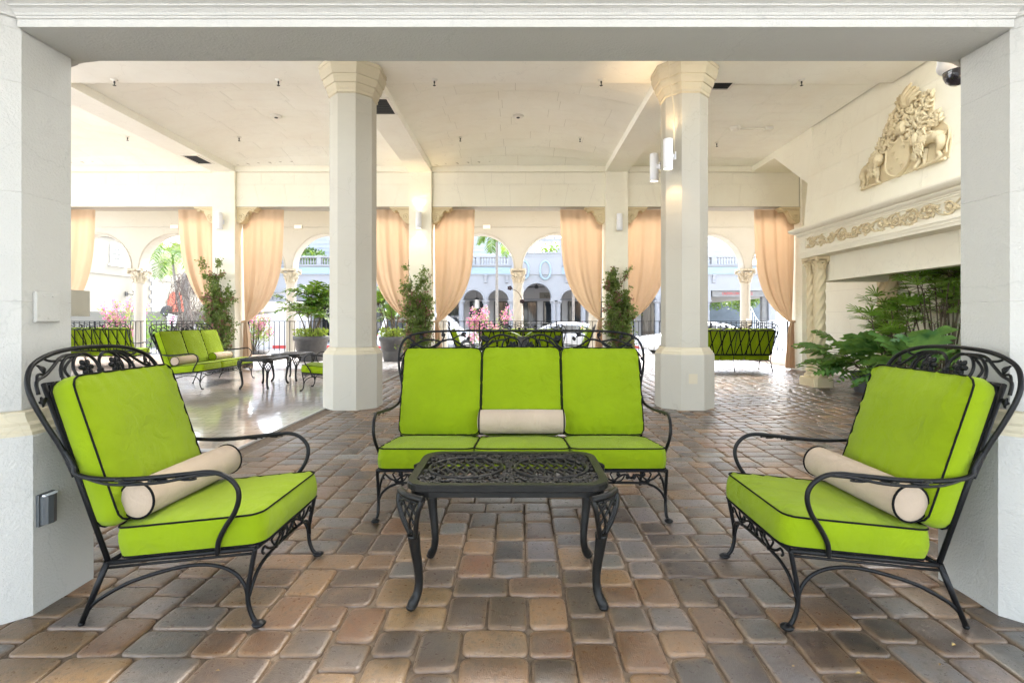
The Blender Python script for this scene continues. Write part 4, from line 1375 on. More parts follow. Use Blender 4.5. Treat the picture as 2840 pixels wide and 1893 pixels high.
lamp('lit white cylinder lamp on the square pillar left of centre', -2.20, 11.54, 3.52, .37, .066, (0,1), True, 1.5)
lamp('unlit white cylinder lamp on the square pillar right of centre', 2.24, 11.54, 3.48, .37, .066, (0,1), False)
lamp('unlit white cylinder lamp on the pillar behind the left long sofa', -6.60, 11.53, 3.50, .37, .072, (0,1), False)
lamp('lit cylinder lamp behind the near left column', -2.36, 2.60, 2.16, .30, .055, (0,-1), True, 2.0)
lamp('lit cylinder lamp behind the near right column', 2.38, 2.60, 2.16, .30, .055, (0,-1), True, 2.0)

# cable looping down the column with the two lamps
c = MB(); c.tube(cr([(1.86,6.52,4.43),(1.862,6.50,4.36),(1.87,6.49,4.30),(1.885,6.535,4.18),(1.935,6.595,4.02),(1.975,6.64,3.85),(1.985,6.645,3.6),(1.985,6.645,3.25)],6), .008, 6)
tag(c.build('cable', M['capital']), 'cream cable hanging down the column with two lamps', 'cable')

# ------------------------------------------------------------------ ceiling fittings
def sprinkler(i, x, y, z, lab):
    t = thing('sprinkler_head', lab, 'sprinkler', (x,y,z), 0, 'ceiling sprinkler heads')
    MB().lathe([(.045,0),(.043,-.006),(.03,-.012),(.022,-.02)], 14).build('collar', M['offwhite'], t)
    MB().lathe([(.011,-.012),(.011,-.05),(.006,-.055),(.006,-.075),(.022,-.078),(.020,-.082)], 10).build('head', M['dark'], t)
SP = [(-5.54,7.17,ZB,'near row, above the left long sofa'),(-3.29,7.17,ZB,'near row, left of the left octagonal column'),(-1.15,7.17,ZB,'near row, right of the left octagonal column'),(1.14,7.17,ZB,'near row, left of the column with two lamps'),(3.89,7.17,ZB,'near row, on the right bay'),
      (-7.7,10.3,zv_far(-7.7,10.3),'far row, farthest left'),(-5.5,10.3,zv_left(-5.5,10.3),'far row, above the left long sofa'),(-1.14,10.3,zv_mid(-1.14,10.3),'far row, left of the middle vault'),(1.22,10.3,zv_mid(1.22,10.3),'far row, right of the middle vault'),(3.84,10.1,ZS,'far row, on the flat right bay')]
for i, (x, y, z, l) in enumerate(SP): sprinkler(i, x, y, z+.002, 'small ceiling sprinkler head, ' + l)
for x, zf, l in ((0.0, zv_mid, 'round smoke detector in the middle of the central vault'), (-4.38, zv_left, 'round smoke detector in the vault left of the octagonal column')):
    t = thing('smoke_detector', l, 'smoke detector', (x, 9.46, zf(x,9.46)), 0, 'smoke detectors')
    MB().lathe([(.10,.004),(.10,-.018),(.085,-.03),(.04,-.034)], 20).build('housing', M['offwhite'], t)
    MB().lathe([(.032,-.034),(.03,-.042)], 14).build('sensor', M['dark'], t)
t = thing('smoke_detector', 'smoke detector with a short conduit on the flat right ceiling', 'smoke detector', (3.86, 9.3, ZS), 0, 'smoke detectors')
MB().lathe([(.09,0),(.09,-.03),(.07,-.05),(.03,-.055)], 18).build('housing', M['offwhite'], t)
MB().tube([(.08,0,-.025),(.58,.02,-.025)], .014, 7).build('conduit', M['offwhite'], t)
MB().box(.53,.66,-.05,.06,-.055,-.001).build('junction_box', M['offwhite'], t)
for (x, y, z, sx, sy, l) in ((-6.58,10.72,ZB,.32,.56,'dark ceiling vent grille on the beam above the left long sofa'),(-2.11,8.05,ZB,.34,.6,'dark ceiling vent grille on the beam beside the left octagonal column'),(2.86,7.62,ZS,.5,.24,'dark ceiling vent grille beside the column with two lamps')):
    t = thing('ceiling_vent', l, 'vent', (x,y,z), 0, 'ceiling vent grilles')
    f = MB()
    for a in (-1,1):
        f.box(a*sx/2-.02, a*sx/2+.02, -sy/2-.02, sy/2+.02, -.014, 0)
        f.box(-sx/2+.02, sx/2-.02, a*sy/2-.02, a*sy/2+.02, -.014, 0)
    f.build('frame', M['offwhite'], t)
    MB().box(-sx/2+.018, sx/2-.018, -sy/2+.018, sy/2-.018, -.004, -.001).build('backing', M['dark'], t)
    k = 9
    for i in range(k):
        yy = -sy/2 + sy*(i+.5)/k
        MB().bar((-sx/2+.02,yy,-.008),(sx/2-.02,yy,-.008), .02, .003, up=(0,.7,.7)).build('slat', M['dark'], t)

# dome camera behind the near right column
t = thing('dome_camera', 'white dome security camera under the beam at the right column', 'camera', (2.545, 3.02, 2.50))
MB().lathe([(.098,.36),(.098,.14),(.102,.13),(.102,.11),(.094,.095),(.078,.088),(.076,.08)], 28).build('housing', M['white_metal'], t)
MB().lathe([(.074,.085),(.072,.055),(.060,.028),(.038,.008),(.001,.0)], 24).build('dome', plain('smoked dome', (.015,.014,.02), .06, .02, coat=1.0), t)
MB().bar((0,0,.34),(-.19,-.56,.34), .06, .06).build('arm', M['white_metal'], t)

# fittings on the near columns
t = thing('cover_plate', 'blank painted cover plate on the near left column', 'cover plate', (-1.957, 2.165, 1.20))
MB().loft([[(0,-.056+e,-.062+e),(0,.056-e,-.062+e),(0,.056-e,.062-e),(0,-.056+e,.062-e)] if x == 0 else [(x,-.056+e,-.062+e),(x,.056-e,-.062+e),(x,.056-e,.062-e),(x,-.056+e,.062-e)] for x, e in ((0,0),(.008,0),(.012,.004))]).build('plate', M['front'], t)
for z, y in ((-.045,.0),(.046,-.02),(.046,.02)): MB().ell((.012,y,z), (.003,.006,.005), 7, 4).build('screw', M['front'], t)
t = thing('outlet_box', 'grey weatherproof outlet cover low on the near left column', 'outlet', (-1.883, 2.075, .40))
MB().box(0,.012,-.035,.035,-.062,.062).build('back_plate', M['grey_plastic'], t)
MB().extrude([(-.030,.012),(.030,.012),(.030,.020),(.020,.034),(.0,.040),(-.02,.036),(-.030,.024)], (0,0,-.055), (0,1,0), (1,0,0), (0,0,1), .11).build('flip_cover', M['grey_plastic'], t)
MB().box(.018,.03,-.028,.028,.055,.061).build('hinge', M['white_metal'], t)
t = thing('electrical_box', 'beige metal box edge sticking out behind the near left column', 'box', (-2.21, 2.62, 1.23))
MB().box(-.18,.005,-.07,.07,-.065,.065).build('housing', plain('beige metal box', (.40,.37,.30), .5), t)
MB().box(-.25,-.12,-.25,.05,-.03,.03).build('mount', M['offwhite'], t)
t = thing('access_panel', 'small square access panel low on the column with two lamps', 'access panel', (2.31, 6.578, .36))
t.location = (2.20, 6.5795, .40)
MB().box(-.075,.075,-.008,0,-.085,.085).build('panel_frame', M['column'], t)
MB().box(-.055,.055,-.012,-.008,-.062,.062).build('panel_door', M['capital'], t)

# conduit and sockets on the outer arcade
cd = thing('wall_conduit', 'thin conduit running along the arcade wall above the arches', 'conduit', (0, 16.29, 4.02))
MB().tube([(-14,0,0),(7.6,0,0),(7.68,0,-.02),(7.7,0,-.12),(7.7,0,-1.3)], .014, 6).tube(cr([(7.7,0,-1.28),(7.62,-.06,-1.35),(7.35,-.26,-1.45),(7.2,0.02,-1.75),(7.2,.03,-3.0)],5), .012, 6).build('pipe', M['arcade'], cd)
for x in (-10.7,-7.75+.9,-.98): MB().box(x-.11,x+.11,-.05,0,-.055,.055).build('junction_box', M['offwhite'], cd)
MB().box(7.13,7.27,-.02,.06,-3.1,-2.85).build('socket', M['offwhite'], cd)

# ------------------------------------------------------------------ scroll brackets at the pillar heads
def bracket(label, x, s):
    t = thing('scroll_bracket', label, 'bracket', (x, 11.90, ZO-.005), 0, 'carved scroll brackets under the openings')
    m = MB()
    prof = [(0,0),(.42,0),(.43,-.03),(.40,-.05),(.385,-.09),(.35,-.10),(.30,-.075),(.25,-.10),(.20,-.19),(.16,-.29),(.09,-.35),(.03,-.36),(0,-.33)]
    m.extrude([(a*s, b) for a, b in prof], (0,-.16,0), (1,0,0), (0,0,1), (0,1,0), .32)
    m.box(min(0,.45*s),max(0,.45*s),-.18,.18,-.035,.0)
    m.build('block', M['stone'], t)
    v = MB()
    for yy in (-.165,.165):
        v.tube([((.11+.085*(1-.8*k)*math.cos(4.7-9*k))*s, yy, -.22+.085*(1-.8*k)*math.sin(4.7-9*k)) for k in np.linspace(0,1,30)], .014, 6)
        v.tube([((.36+.05*(1-.7*k)*math.cos(1.2+8*k))*s, yy, -.065+.04*(1-.7*k)*math.sin(1.2+8*k)) for k in np.linspace(0,1,20)], .010, 5)
        v.tube(cr([(.02*s,yy,-.05),(.12*s,yy,-.07),(.22*s,yy,-.06),(.32*s,yy,-.04)],4), .012, 5)
    for k in range(5): v.tube([((.24-.03*k)*s,-.10+.05*k,-.13-.03*k),((.20-.03*k)*s,-.10+.05*k,-.22-.025*k)], .016, 5)
    v.build('volute', M['stone'], t)
for x, s, l in ((-6.32,1,'right of the pillar behind the left long sofa'),(-6.82,-1,'left of the pillar behind the left long sofa'),(-2.435,-1,'left of the lit pillar'),(-1.935,1,'right of the lit pillar'),(1.95,-1,'left of the pillar right of centre'),(2.45,1,'right of the pillar right of centre, beside the two-lamp column'),(6.33,-1,'beside the fireplace hood'),(-10.71,1,'near the picture edge, beyond the near left column')):
    bracket('carved scroll bracket ' + l, x, s)

# ------------------------------------------------------------------ curtains
def curtain(label, x, s, seed, wtop=.93, y=11.95):
    """x: pillar face, s: direction the curtain spreads"""
    t = thing('curtain', label, 'curtain', (x, y, 0), 0, 'peach tied-back curtains')
    rng = random.Random(seed); p1, p2, p3 = (rng.uniform(0,6.28) for _ in range(3))
    ZT, ZTIE = ZO-.015, 1.08+rng.uniform(-.10,.14)
    pw = rng.uniform(2.8,4.4); wtop *= rng.uniform(.94,1.08); fa = rng.uniform(.8,1.5); fn = rng.uniform(2.2,3.3)
    NU, NV = 84, 54
    def drape(u, v):
        z = ZT + (ZTIE-ZT)*v
        wd = .07 + (wtop-.07)*(1-v**pw)*(1-.08*v)
        lead = .02 + .05*v**3
        ux = u
        xx = lead + wd*ux
        g = 1 + 1.6*v**4
        am = fa*(.009 + .016*v*(1-v**6))
        fold = math.sin(2*PI*fn*u + p1 + 1.3*v + .8*math.sin(5*u+p2)) + .40*math.sin(2*PI*6.1*u+p2+1.8*v) + v*v*.8*math.sin(2*PI*4.3*u+p3)
        yy = am*fold*(1 if v < .9 else (1-v)/.1*.7+.3) - .03*math.sin(PI*u)*v
        # hem rolled at the free edge
        if u > .96: yy += .02*(u-.96)/.04
        sag = -.10*(u**2)*v**2.2*(1-v) * 2.2
        return (s*xx, yy, z+sag)
    MB().grid(drape, NU, NV).build('drape', M['curtain'], t)
    def tail(u, v):
        z = ZTIE*(1-v) + .03*v
        wd = .07 + .15*v**.6
        am = .028 + .020*v
        return (s*(.03+wd*u - .02*v), am*math.sin(2*PI*3.2*u+p2) + .02*math.sin(2*PI*1.3*u), z)
    MB().grid(tail, 44, 14).build('tail', M['curtain'], t)
    k = MB(); k.tube([(s*(.065+.060*math.cos(a)), .045*math.sin(a), ZTIE+.012*math.sin(a)) for a in np.linspace(0,2*PI,17)[:-1]], .018, 6, True)
    k.build('tieback', M['curtain'], t)
for i, (x, s, l) in enumerate(((-10.71,1,'peach curtain at the left edge beside the near column'),(-6.82,-1,'narrow peach curtain left of the pillar behind the long sofa'),(-6.32,1,'peach curtain sweeping to a low knot, right of the pillar behind the long sofa'),(-2.435,-1,'peach curtain right of the left octagonal column'),(-1.935,1,'peach curtain right of the lit pillar'),(1.95,-1,'peach curtain left of the unlit pillar right of centre'),(2.45,1,'peach curtain beside the column with two lamps'),(6.33,-1,'peach curtain beside the fireplace'))):
    curtain(l, x, s, 50+i)

# ------------------------------------------------------------------ railing between the arcade columns
bar_me = MB().box(-.008,.008,-.008,.008,0,1.0).mesh('bar', M['iron'])
post_me = MB().box(-.02,.02,-.02,.02,0,1.08).mesh('post', M['iron'])
RL = ['beyond the near left column','behind the far sofa seen from behind','behind the left long sofa','behind the palm in the larger pot','behind the smaller pot','left of the lit pillar\'s curtain','behind the distant sofa','right behind the distant armchair','behind the column with two lamps','behind the right-hand sofa']
for i, a in enumerate(AX[:10]):
    t = thing('iron_railing', 'black iron railing section ' + RL[i], 'railing', (a, 16.22, 0), 0, 'black railing sections along the arcade')
    MB().box(.0,2.388,-.025,.025,1.075,1.095).build('top_rail', M['iron'], t)
    MB().box(.0,2.388,-.012,.012,.075,.095).build('bottom_rail', M['iron'], t)
    for k in range(15):
        link('bar', bar_me, t, (.08+.159*k, 0, .08))
    link('post', post_me, t, (1.195, 0, 0))
# ------------------------------------------------------------------ foliage helpers
def rdir(rng):
    z = rng.uniform(-1,1); a = rng.uniform(0,2*PI); r = math.sqrt(1-z*z)
    return Vector((r*math.cos(a), r*math.sin(a), z))
def leaf_quad(mb, p, d, n, L, W, mat=0):
    d = d.normalized(); sd = d.cross(n)
    if sd.length < 1e-4: sd = d.cross(Vector((1,0,.3)))
    sd.normalize(); up = sd.cross(d)
    a = p; b = p + d*L*.45 + sd*W*.5 + up*W*.12; c = p + d*L - up*L*.12; e = p + d*L*.45 - sd*W*.5 + up*W*.12
    mb.add([tuple(a), tuple(b), tuple(c), tuple(e)], [(0,1,2),(0,2,3)], mat, False)
def cloud(mb, rng, n, sampler, L, mat=0, down=.2):
    for _ in range(n):
        p = Vector(sampler(rng))
        d = rdir(rng); d.z -= down
        l = L*rng.uniform(.6,1.25)
        leaf_quad(mb, p, d, rdir(rng), l, l*.62, mat)

def frond(mb, base, az, el, L, droop, nl, ll, lw, rng, stem=None, mat=0, updown=.35):
    """pinnate palm frond"""
    base = Vector(base); h = Vector((math.cos(az), math.sin(az), 0))
    pts = []; p = base.copy(); e = el; k = 14
    for i in range(k+1):
        pts.append(p.copy())
        p = p + (h*math.cos(e) + Vector((0,0,math.sin(e))))*(L/k)
        e -= droop/k*(.5+1.0*i/k)
    if stem is not None: stem.tube(pts, list(np.linspace(.010,.003,len(pts))), 5)
    sd0 = Vector((-h.y, h.x, 0))
    for i in range(nl):
        t = .14 + .86*(i+.5)/nl
        f = t*k; j = min(int(f), k-1); q = pts[j].lerp(pts[j+1], f-j)
        tg = (pts[j+1]-pts[j]).normalized()
        up = sd0.cross(tg); up = up if up.z > 0 else -up
        s_ = math.sin(PI*min(1,t*.82+.12))**.7
        for s in (-1,1):
            d = (tg*rng.uniform(.45,.7) + sd0*s*.8 + up*rng.uniform(-.1,updown)).normalized()
            l = ll*s_*rng.uniform(.85,1.1)
            n_ = (up + sd0*s*.3).normalized(); wv = lw*.5
            sd = d.cross(n_).normalized()*wv
            m1 = q + d*l*.5; tip = q + d*l - Vector((0,0,l*rng.uniform(.12,.35)))
            mb.add([tuple(q-sd*.5), tuple(q+sd*.5), tuple(m1+sd), tuple(m1-sd), tuple(tip)], [(0,1,2,3),(3,2,4)], mat, False)

# ------------------------------------------------------------------ climbers on the pillars, each in a low pot
def climber(label, x, y, top, wmax, seed):
    rng = random.Random(seed)
    t = thing('climbing_bougainvillea', label, 'climbing plant', (x, y, 0), 0, 'climbing plants on the square pillars')
    p = MB(); p.lathe([(.20,0),(.24,.30),(.26,.31),(.26,.35),(.235,.35),(.225,.30)], 20, cap=False); p.lathe([(.2,.001),(.001,.002)], 20, cap=False); p.build('pot', M['pot'], t)
    s = MB(); s.lathe([(.228,.31),(.001,.32)], 16, cap=False); s.build('soil', M['soil'], t)
    st = MB(); lv = MB(); br = MB(); tips = []
    for i in range(12):
        q = Vector((rng.uniform(-.06,.06), rng.uniform(-.05,.05), .30)); pts = [q.copy()]
        dx = rng.uniform(-.5,.5)*wmax; hh = top*rng.uniform(.65,1.0); k = 9
        for j in range(1, k+1):
            f = j/k
            pts.append(Vector((dx*math.sin(f*1.6)+rng.uniform(-.04,.04), rng.uniform(-.07,.05), .3+(hh-.3)*f)))
        P = cr(pts, 3); st.tube(P, list(np.linspace(.009,.003,len(P))), 5); tips.append(P)
    for P in tips:
        for _ in range(22):
            f = rng.uniform(.10,1.0); b = P[min(int(f*(len(P)-1)), len(P)-1)]
            a = rng.uniform(-PI,PI); l = rng.uniform(.12,.36)*(1.25-.75*f)
            e = b + Vector((math.cos(a)*l, math.sin(a)*l*.45-.04, rng.uniform(-.05,.22)))
            st.tube(cr([b, (b+e)/2+Vector((0,0,.05)), e],3), .0028, 4)
            n = int(rng.uniform(22,46))
            pink = rng.random() < .26
            for _ in range(n):
                q = b.lerp(e, rng.uniform(.1,1.05)) + rdir(rng)*rng.uniform(.0,.075)
                L = rng.uniform(.035,.065)
                m_ = lv
                if pink and rng.random() < .55: m_ = br
                leaf_quad(m_, q, rdir(rng)+Vector((0,-.3,-.15)), rdir(rng), L, L*.72)
    st.build('stem', M['stem'], t); lv.build('leaves', M['leaf'], t); br.build('bracts', M['bract_dull'], t)['kind'] = 'stuff'
climber('climbing plant with dull pink bracts on the pillar behind the left long sofa', -6.55, 11.43, 2.52, .55, 3)
climber('dense climbing plant on the lit square pillar left of centre', -2.22, 11.42, 2.45, .55, 4)
climber('climbing plant with forked top on the square pillar right of centre', 2.20, 11.42, 2.28, .50, 5)

# ------------------------------------------------------------------ potted palms
def big_pot(t, rr, hh):
    p = MB()
    p.lathe([(rr*.66,0),(rr*.68,.02),(rr*.80,hh*.40),(rr*.80,hh*.42),(rr*.83,hh*.43),(rr*.91,hh*.80),(rr*.97,hh*.82),(rr,hh*.88),(rr,hh*.96),(rr*.97,hh),(rr*.90,hh),(rr*.88,hh*.9)], 36, cap=False)
    p.lathe([(rr*.66,.001),(.001,.0015)], 20, cap=False)
    p.build('pot', M['pot'], t)
    s = MB(); s.lathe([(rr*.885,hh*.93),(.001,hh*.95)], 20, cap=False); s.build('soil', M['soil'], t)
def potted_palm(label, x, y, rr, hh, htop, seed, broad):
    rng = random.Random(seed)
    t = thing('potted_palm', label, 'potted palm', (x, y, 0), 0, 'palms in large dark pots')
    big_pot(t, rr, hh)
    st = MB(); lv = MB(); un = MB()
    for i in range(7):
        bx, by = rng.uniform(-.18,.18), rng.uniform(-.16,.16)
        hx = hh*.95 + (htop-hh)*rng.uniform(.25,.72)
        lean = (bx*1.3, by*1.3)
        P = cr([(bx,by,hh*.93),(bx+lean[0]*.3,by+lean[1]*.3,(hh+hx)/2),(bx+lean[0],by+lean[1],hx)],5)
        st.tube(P, list(np.linspace(.022,.012,len(P))), 7)
        for k in range(7):
            az = 2*PI*k/7 + rng.uniform(-.4,.4)
            frond(lv, (bx+lean[0],by+lean[1],hx-.02), az, rng.uniform(.5,1.3), rng.uniform(.55,.95), rng.uniform(1.0,2.0), 12 if broad else 20, .30 if broad else .26, .060 if broad else .026, rng, st)
    cloud(un, rng, 420, lambda r: ((lambda a, q: (q*math.cos(a), q*math.sin(a), hh*.95 + r.uniform(0,.22)))(r.uniform(0,6.28), rr*.95*math.sqrt(r.random()))), .09, down=-.4)
    st.build('stems', M['stem'], t); lv.build('fronds', M['leaf_bright'] if not broad else M['leaf_dark2'], t); un.build('underplanting', M['leaf_yellow'], t)['kind'] = 'stuff'
M['leaf_dark2'] = leafmat('mid green palm leaf', (.025,.085,.012), (.09,.20,.03), .28, .25)
M['leaf_yellow'] = leafmat('yellow green leaf', (.13,.20,.02), (.30,.36,.05), .35, .4)
potted_palm('broad-leaved palm in the larger dark pot, left of the octagonal column', -5.70, 14.4, .47, .69, 2.45, 8, True)
potted_palm('feathery bright palm in the smaller dark pot, right of the octagonal column', -3.42, 14.35, .40, .68, 2.35, 9, False)

# ------------------------------------------------------------------ plants in the fireplace niche
def split_leaf(lv, st, base, d, L, rng):
    """split philodendron leaf: petiole then a lobed blade"""
    base = Vector(base); d = Vector(d).normalized()
    pet = L*rng.uniform(.7,1.0)
    mid = base + d*pet*.5 + Vector((0,0,pet*.18)); b0 = base + d*pet
    st.tube(cr([base, mid, b0],4), list(np.linspace(.009,.005,9)), 5)
    side = d.cross(Vector((0,0,1)))
    if side.length < .1: side = Vector((1,0,0))
    side.normalize(); up = side.cross(d).normalized()
    tilt = rng.uniform(-.4,.4); side = (side*math.cos(tilt)+up*math.sin(tilt)); up = side.cross(d).normalized()
    k = 7
    rib = []
    for i in range(k+1):
        f = i/k; rib.append(b0 + d*L*f*(1-.12*f) - Vector((0,0,1))*(L*.38*f*f))
    for i in range(k):
        f = (i+.5)/k
        q = rib[i]; q2 = rib[i+1]
        # narrow web beside the rib
        wv = L*.09*math.sin(PI*min(1,f+.15))
        for s in (-1,1):
            lv.add([tuple(q), tuple(q2), tuple(q2+side*s*wv), tuple(q+side*s*wv)], [(0,1,2,3)], 0, True)
            l = L*.50*math.sin(PI*(.18+.74*f))**.8*rng.uniform(.85,1.1)
            dv = (side*s*.9 + d*(.15+.75*f) - up*0 + Vector((0,0,-.15-.2*rng.random()))).normalized()
            wid = L*.060
            pr = dv.cross(up).normalized()*wid
            r0 = (q+q2)/2 + side*s*wv*.3
            m1 = r0 + dv*l*.5 + up*l*.06; tip = r0 + dv*l - up*l*.1
            n1 = r0 + dv*l*.8 + pr*1.25
            lv.add([tuple(r0-pr*.8), tuple(r0+pr*.8), tuple(m1+pr*1.1), tuple(m1-pr*1.1), tuple(tip), tuple(n1)], [(0,1,2,3),(3,2,4),(2,5,4)], 0, False)
def fan_leaf(lv, st, base, d, L, rng):
    base = Vector(base); d = Vector(d).normalized()
    b0 = base + d*L*.9
    st.tube([base, base + d*L*.45 + Vector((0,0,.03)), b0], .004, 4)
    side = d.cross(Vector((0,0,1)))
    if side.length < .1: side = Vector((1,0,0))
    side.normalize(); up = side.cross(d).normalized()
    n = rng.randint(7,10)
    for i in range(n):
        a = -1.35 + 2.7*i/(n-1)
        dv = (d*math.cos(a) + side*math.sin(a) + up*.12).normalized()
        pr = dv.cross(up).normalized()*L*.055
        l = L*rng.uniform(.85,1.1)*(1-.15*abs(a)/1.35)
        m1 = b0 + dv*l*.5; m2 = b0 + dv*l*.9 - Vector((0,0,l*.12)); tip = b0 + dv*l - Vector((0,0,l*.2))
        lv.add([tuple(b0-pr*.3), tuple(b0+pr*.3), tuple(m1+pr), tuple(m1-pr), tuple(m2+pr*.8), tuple(m2-pr*.8), tuple(tip)], [(0,1,2,3),(3,2,4,5),(5,4,6)], 0, False)
rng = random.Random(14)
def niche_pot(t, r, h):
    p = MB(); p.lathe([(r*.75,0),(r,h),(r*.93,h),(r*.9,h*.9),(.001,h*.92)], 22, cap=False); p.build('pot', M['pot'], t)
for (x, y, n, sc, l) in ((5.55,8.25,24,.52,'dark split-leaf philodendron sprawling round the fireplace column'),(5.35,6.9,20,.50,'dark split-leaf philodendron behind the near right armchair')):
    t = thing('philodendron', l, 'plant', (x, y, 0), 0, 'plants in the fireplace niche')
    niche_pot(t, .27, .32)
    lv = MB(); st = MB()
    for i in range(n):
        a = rng.uniform(0, 2*PI); el = rng.uniform(.05,1.15)
        if math.cos(a) > .55 and rng.random() < .6: a += PI
        d = (math.cos(a)*math.cos(el), math.sin(a)*math.cos(el), math.sin(el))
        split_leaf(lv, st, (rng.uniform(-.1,.1), rng.uniform(-.1,.1), .32), d, sc*rng.uniform(.75,1.15), rng)
    if l.endswith('column'):
        for d, L in (((-.75,.62,.55),.60),((-.9,.2,.50),.52),((-.6,.75,.30),.50),((-.85,.1,.2),.5),((-.5,.85,.62),.55),((-.9,-.2,.15),.5)):
            split_leaf(lv, st, (-.1,.08,.36), d, L, rng)
    st.build('stems', M['stem'], t); lv.build('split_leaves', M['leaf_dark'], t)
for (x, y, n, hh, l) in ((5.95,7.3,26,1.75,'tall bright lady palm under the fireplace hood'),(5.9,6.2,24,1.85,'lady palm cut off by the near right column'),(5.75,7.95,18,1.35,'lower lady palm beside the twisted columns')):
    t = thing('lady_palm', l, 'plant', (x, y, 0), 0, 'plants in the fireplace niche')
    niche_pot(t, .24, .30)
    lv = MB(); st = MB()
    for i in range(n):
        bx, by = rng.uniform(-.16,.16), rng.uniform(-.16,.16); h0 = rng.uniform(.55,1.0)*hh
        a = rng.uniform(0,2*PI); rad = rng.uniform(.05,.32)
        p = (bx+rad*math.cos(a), by+rad*math.sin(a), h0)
        st.tube(cr([(bx,by,.28),((bx+p[0])/2,(by+p[1])/2,h0*.6),p],4), [.012]*5+[.009]*4, 6)
        for k in range(4):
            a2 = rng.uniform(0,2*PI); el = rng.uniform(-.1,1.1)
            fan_leaf(lv, st, p, (math.cos(a2)*math.cos(el), math.sin(a2)*math.cos(el), math.sin(el)), rng.uniform(.20,.30), rng)
    st.build('canes', M['stem'], t); lv.build('fan_leaves', M['leaf_niche'], t)

# ------------------------------------------------------------------ orchid in a grey pot on the hidden table
t = thing('potted_orchid', 'orchid with broad green leaves in a grey pot behind the near sofa', 'orchid', (.09, 9.40, .51))
MB().lathe([(.07,0),(.10,.30),(.105,.31),(.105,.33),(.09,.33),(.085,.30),(.001,.29)], 20, cap=False).build('pot', M['pot'], t)
lv = MB()
for az, el, L in ((.4,.75,.42),(2.8,.6,.36),(3.6,.35,.30),(5.6,.45,.30)):
    h = Vector((math.cos(az), math.sin(az)*.5, 0)); P = []
    for k in range(7):
        f = k/6; P.append(Vector((0,0,.30)) + h*L*f + Vector((0,0,math.sin(el)*L*f*(1.15-.6*f))))
    sd = Vector((-h.y,h.x,.0)).normalized()
    rows = [[p - sd*.05*math.sin(PI*(.1+.9*k/6))**.8 + Vector((0,0,.012)), p, p + sd*.05*math.sin(PI*(.1+.9*k/6))**.8 + Vector((0,0,.012))] for k, p in enumerate(P)]
    lv.loft(rows, 0, True, False, closed=False)
lv.build('leaves', M['leaf_bright'], t)
sm = MB(); sm.tube(cr([(0,0,.3),(.01,0,.7),(-.02,0,.98),(-.10,0,1.13),(-.24,0,1.20)],5), .006, 5); sm.build('flower_stem', M['stem'], t)
fl = MB()
for dx, dz in ((-.24,1.20),(-.02,.96)):
    for k in range(5):
        a = 2*PI*k/5; fl.ell((dx+.025*math.cos(a),0,dz+.025*math.sin(a)), (.024,.008,.018), 7, 4)
fl.build('flowers', plain('dark orchid petal', (.05,.02,.025), .6), t)
# ------------------------------------------------------------------ ground, street, pavement
GZ = -.35
M['concrete'] = plain('pale concrete', (.50,.49,.47), .85, .12, 2.0, .15, 60)
M['asphalt'] = plain('worn street', (.24,.235,.23), .9, .2, 3.0, .3, 90)
M['bwhite'] = plaster('white painted facade', (.255,.26,.27), .06, .08)
M['bblue'] = plaster('pale blue band', (.24,.31,.35), .05, .08)
M['bcream'] = plaster('pale cream facade', (.17,.16,.132), .06, .08)
M['grey_wall'] = plaster('grey shop wall', (.36,.355,.35), .1, .08)
M['red'] = plain('red paint', (.45,.04,.035), .6, .15)
M['terracotta'] = plain('red lattice tile', (.55,.13,.08), .7, .15)
def glassmat(name, c):
    m, nt, b = newmat(name)
    b.inputs['Base Color'].default_value = (*c, 1); b.inputs['Roughness'].default_value = .05
    b.inputs['Specular IOR Level'].default_value = .8
    return m
M['glass'] = glassmat('dark window glass', (.02,.025,.03))
M['carglass'] = glassmat('car glass', (.025,.035,.045))
M['carwhite'] = plain('white car paint', (.78,.79,.80), .25, .01, coat=1.0)
M['carsilver'] = plain('silver car paint', (.55,.58,.62), .25, .01, metal=.4, coat=1.0)
M['tyre'] = plain('tyre rubber', (.02,.02,.02), .8, .1)
M['rimm'] = plain('alloy rim', (.45,.45,.46), .3, .05, metal=.8)

g = MB(); g.quad((-700,-500,GZ-.01),(700,-500,GZ-.01),(700,900,GZ-.01),(-700,900,GZ-.01))
tag(g.build('ground', M['concrete']), kind='structure')
g = MB(); g.quad((-80,19.6,GZ),(80,19.6,GZ),(80,26.8,GZ),(-80,26.8,GZ))
tag(g.build('street', M['asphalt']), kind='structure')
g = MB().box(-12.6,10.7,27.0,33.0,GZ-.2,-.2)
tag(g.build('pavement', M['concrete']), kind='structure')
g = MB().box(-12.6,10.7,26.8,27.0,GZ-.2,-.195)
tag(g.build('kerb', M['red']), kind='structure')
g = MB().box(-80,80,17.02,19.6,GZ-.2,-.21)
tag(g.build('near_pavement', M['concrete']), kind='structure')
g = MB().box(-30,14,-12,1.0,-.3,-.0112)  # unseen ground left pale to bounce light onto the front beam
tag(g.build('porch_ground', M['concrete']), kind='structure')

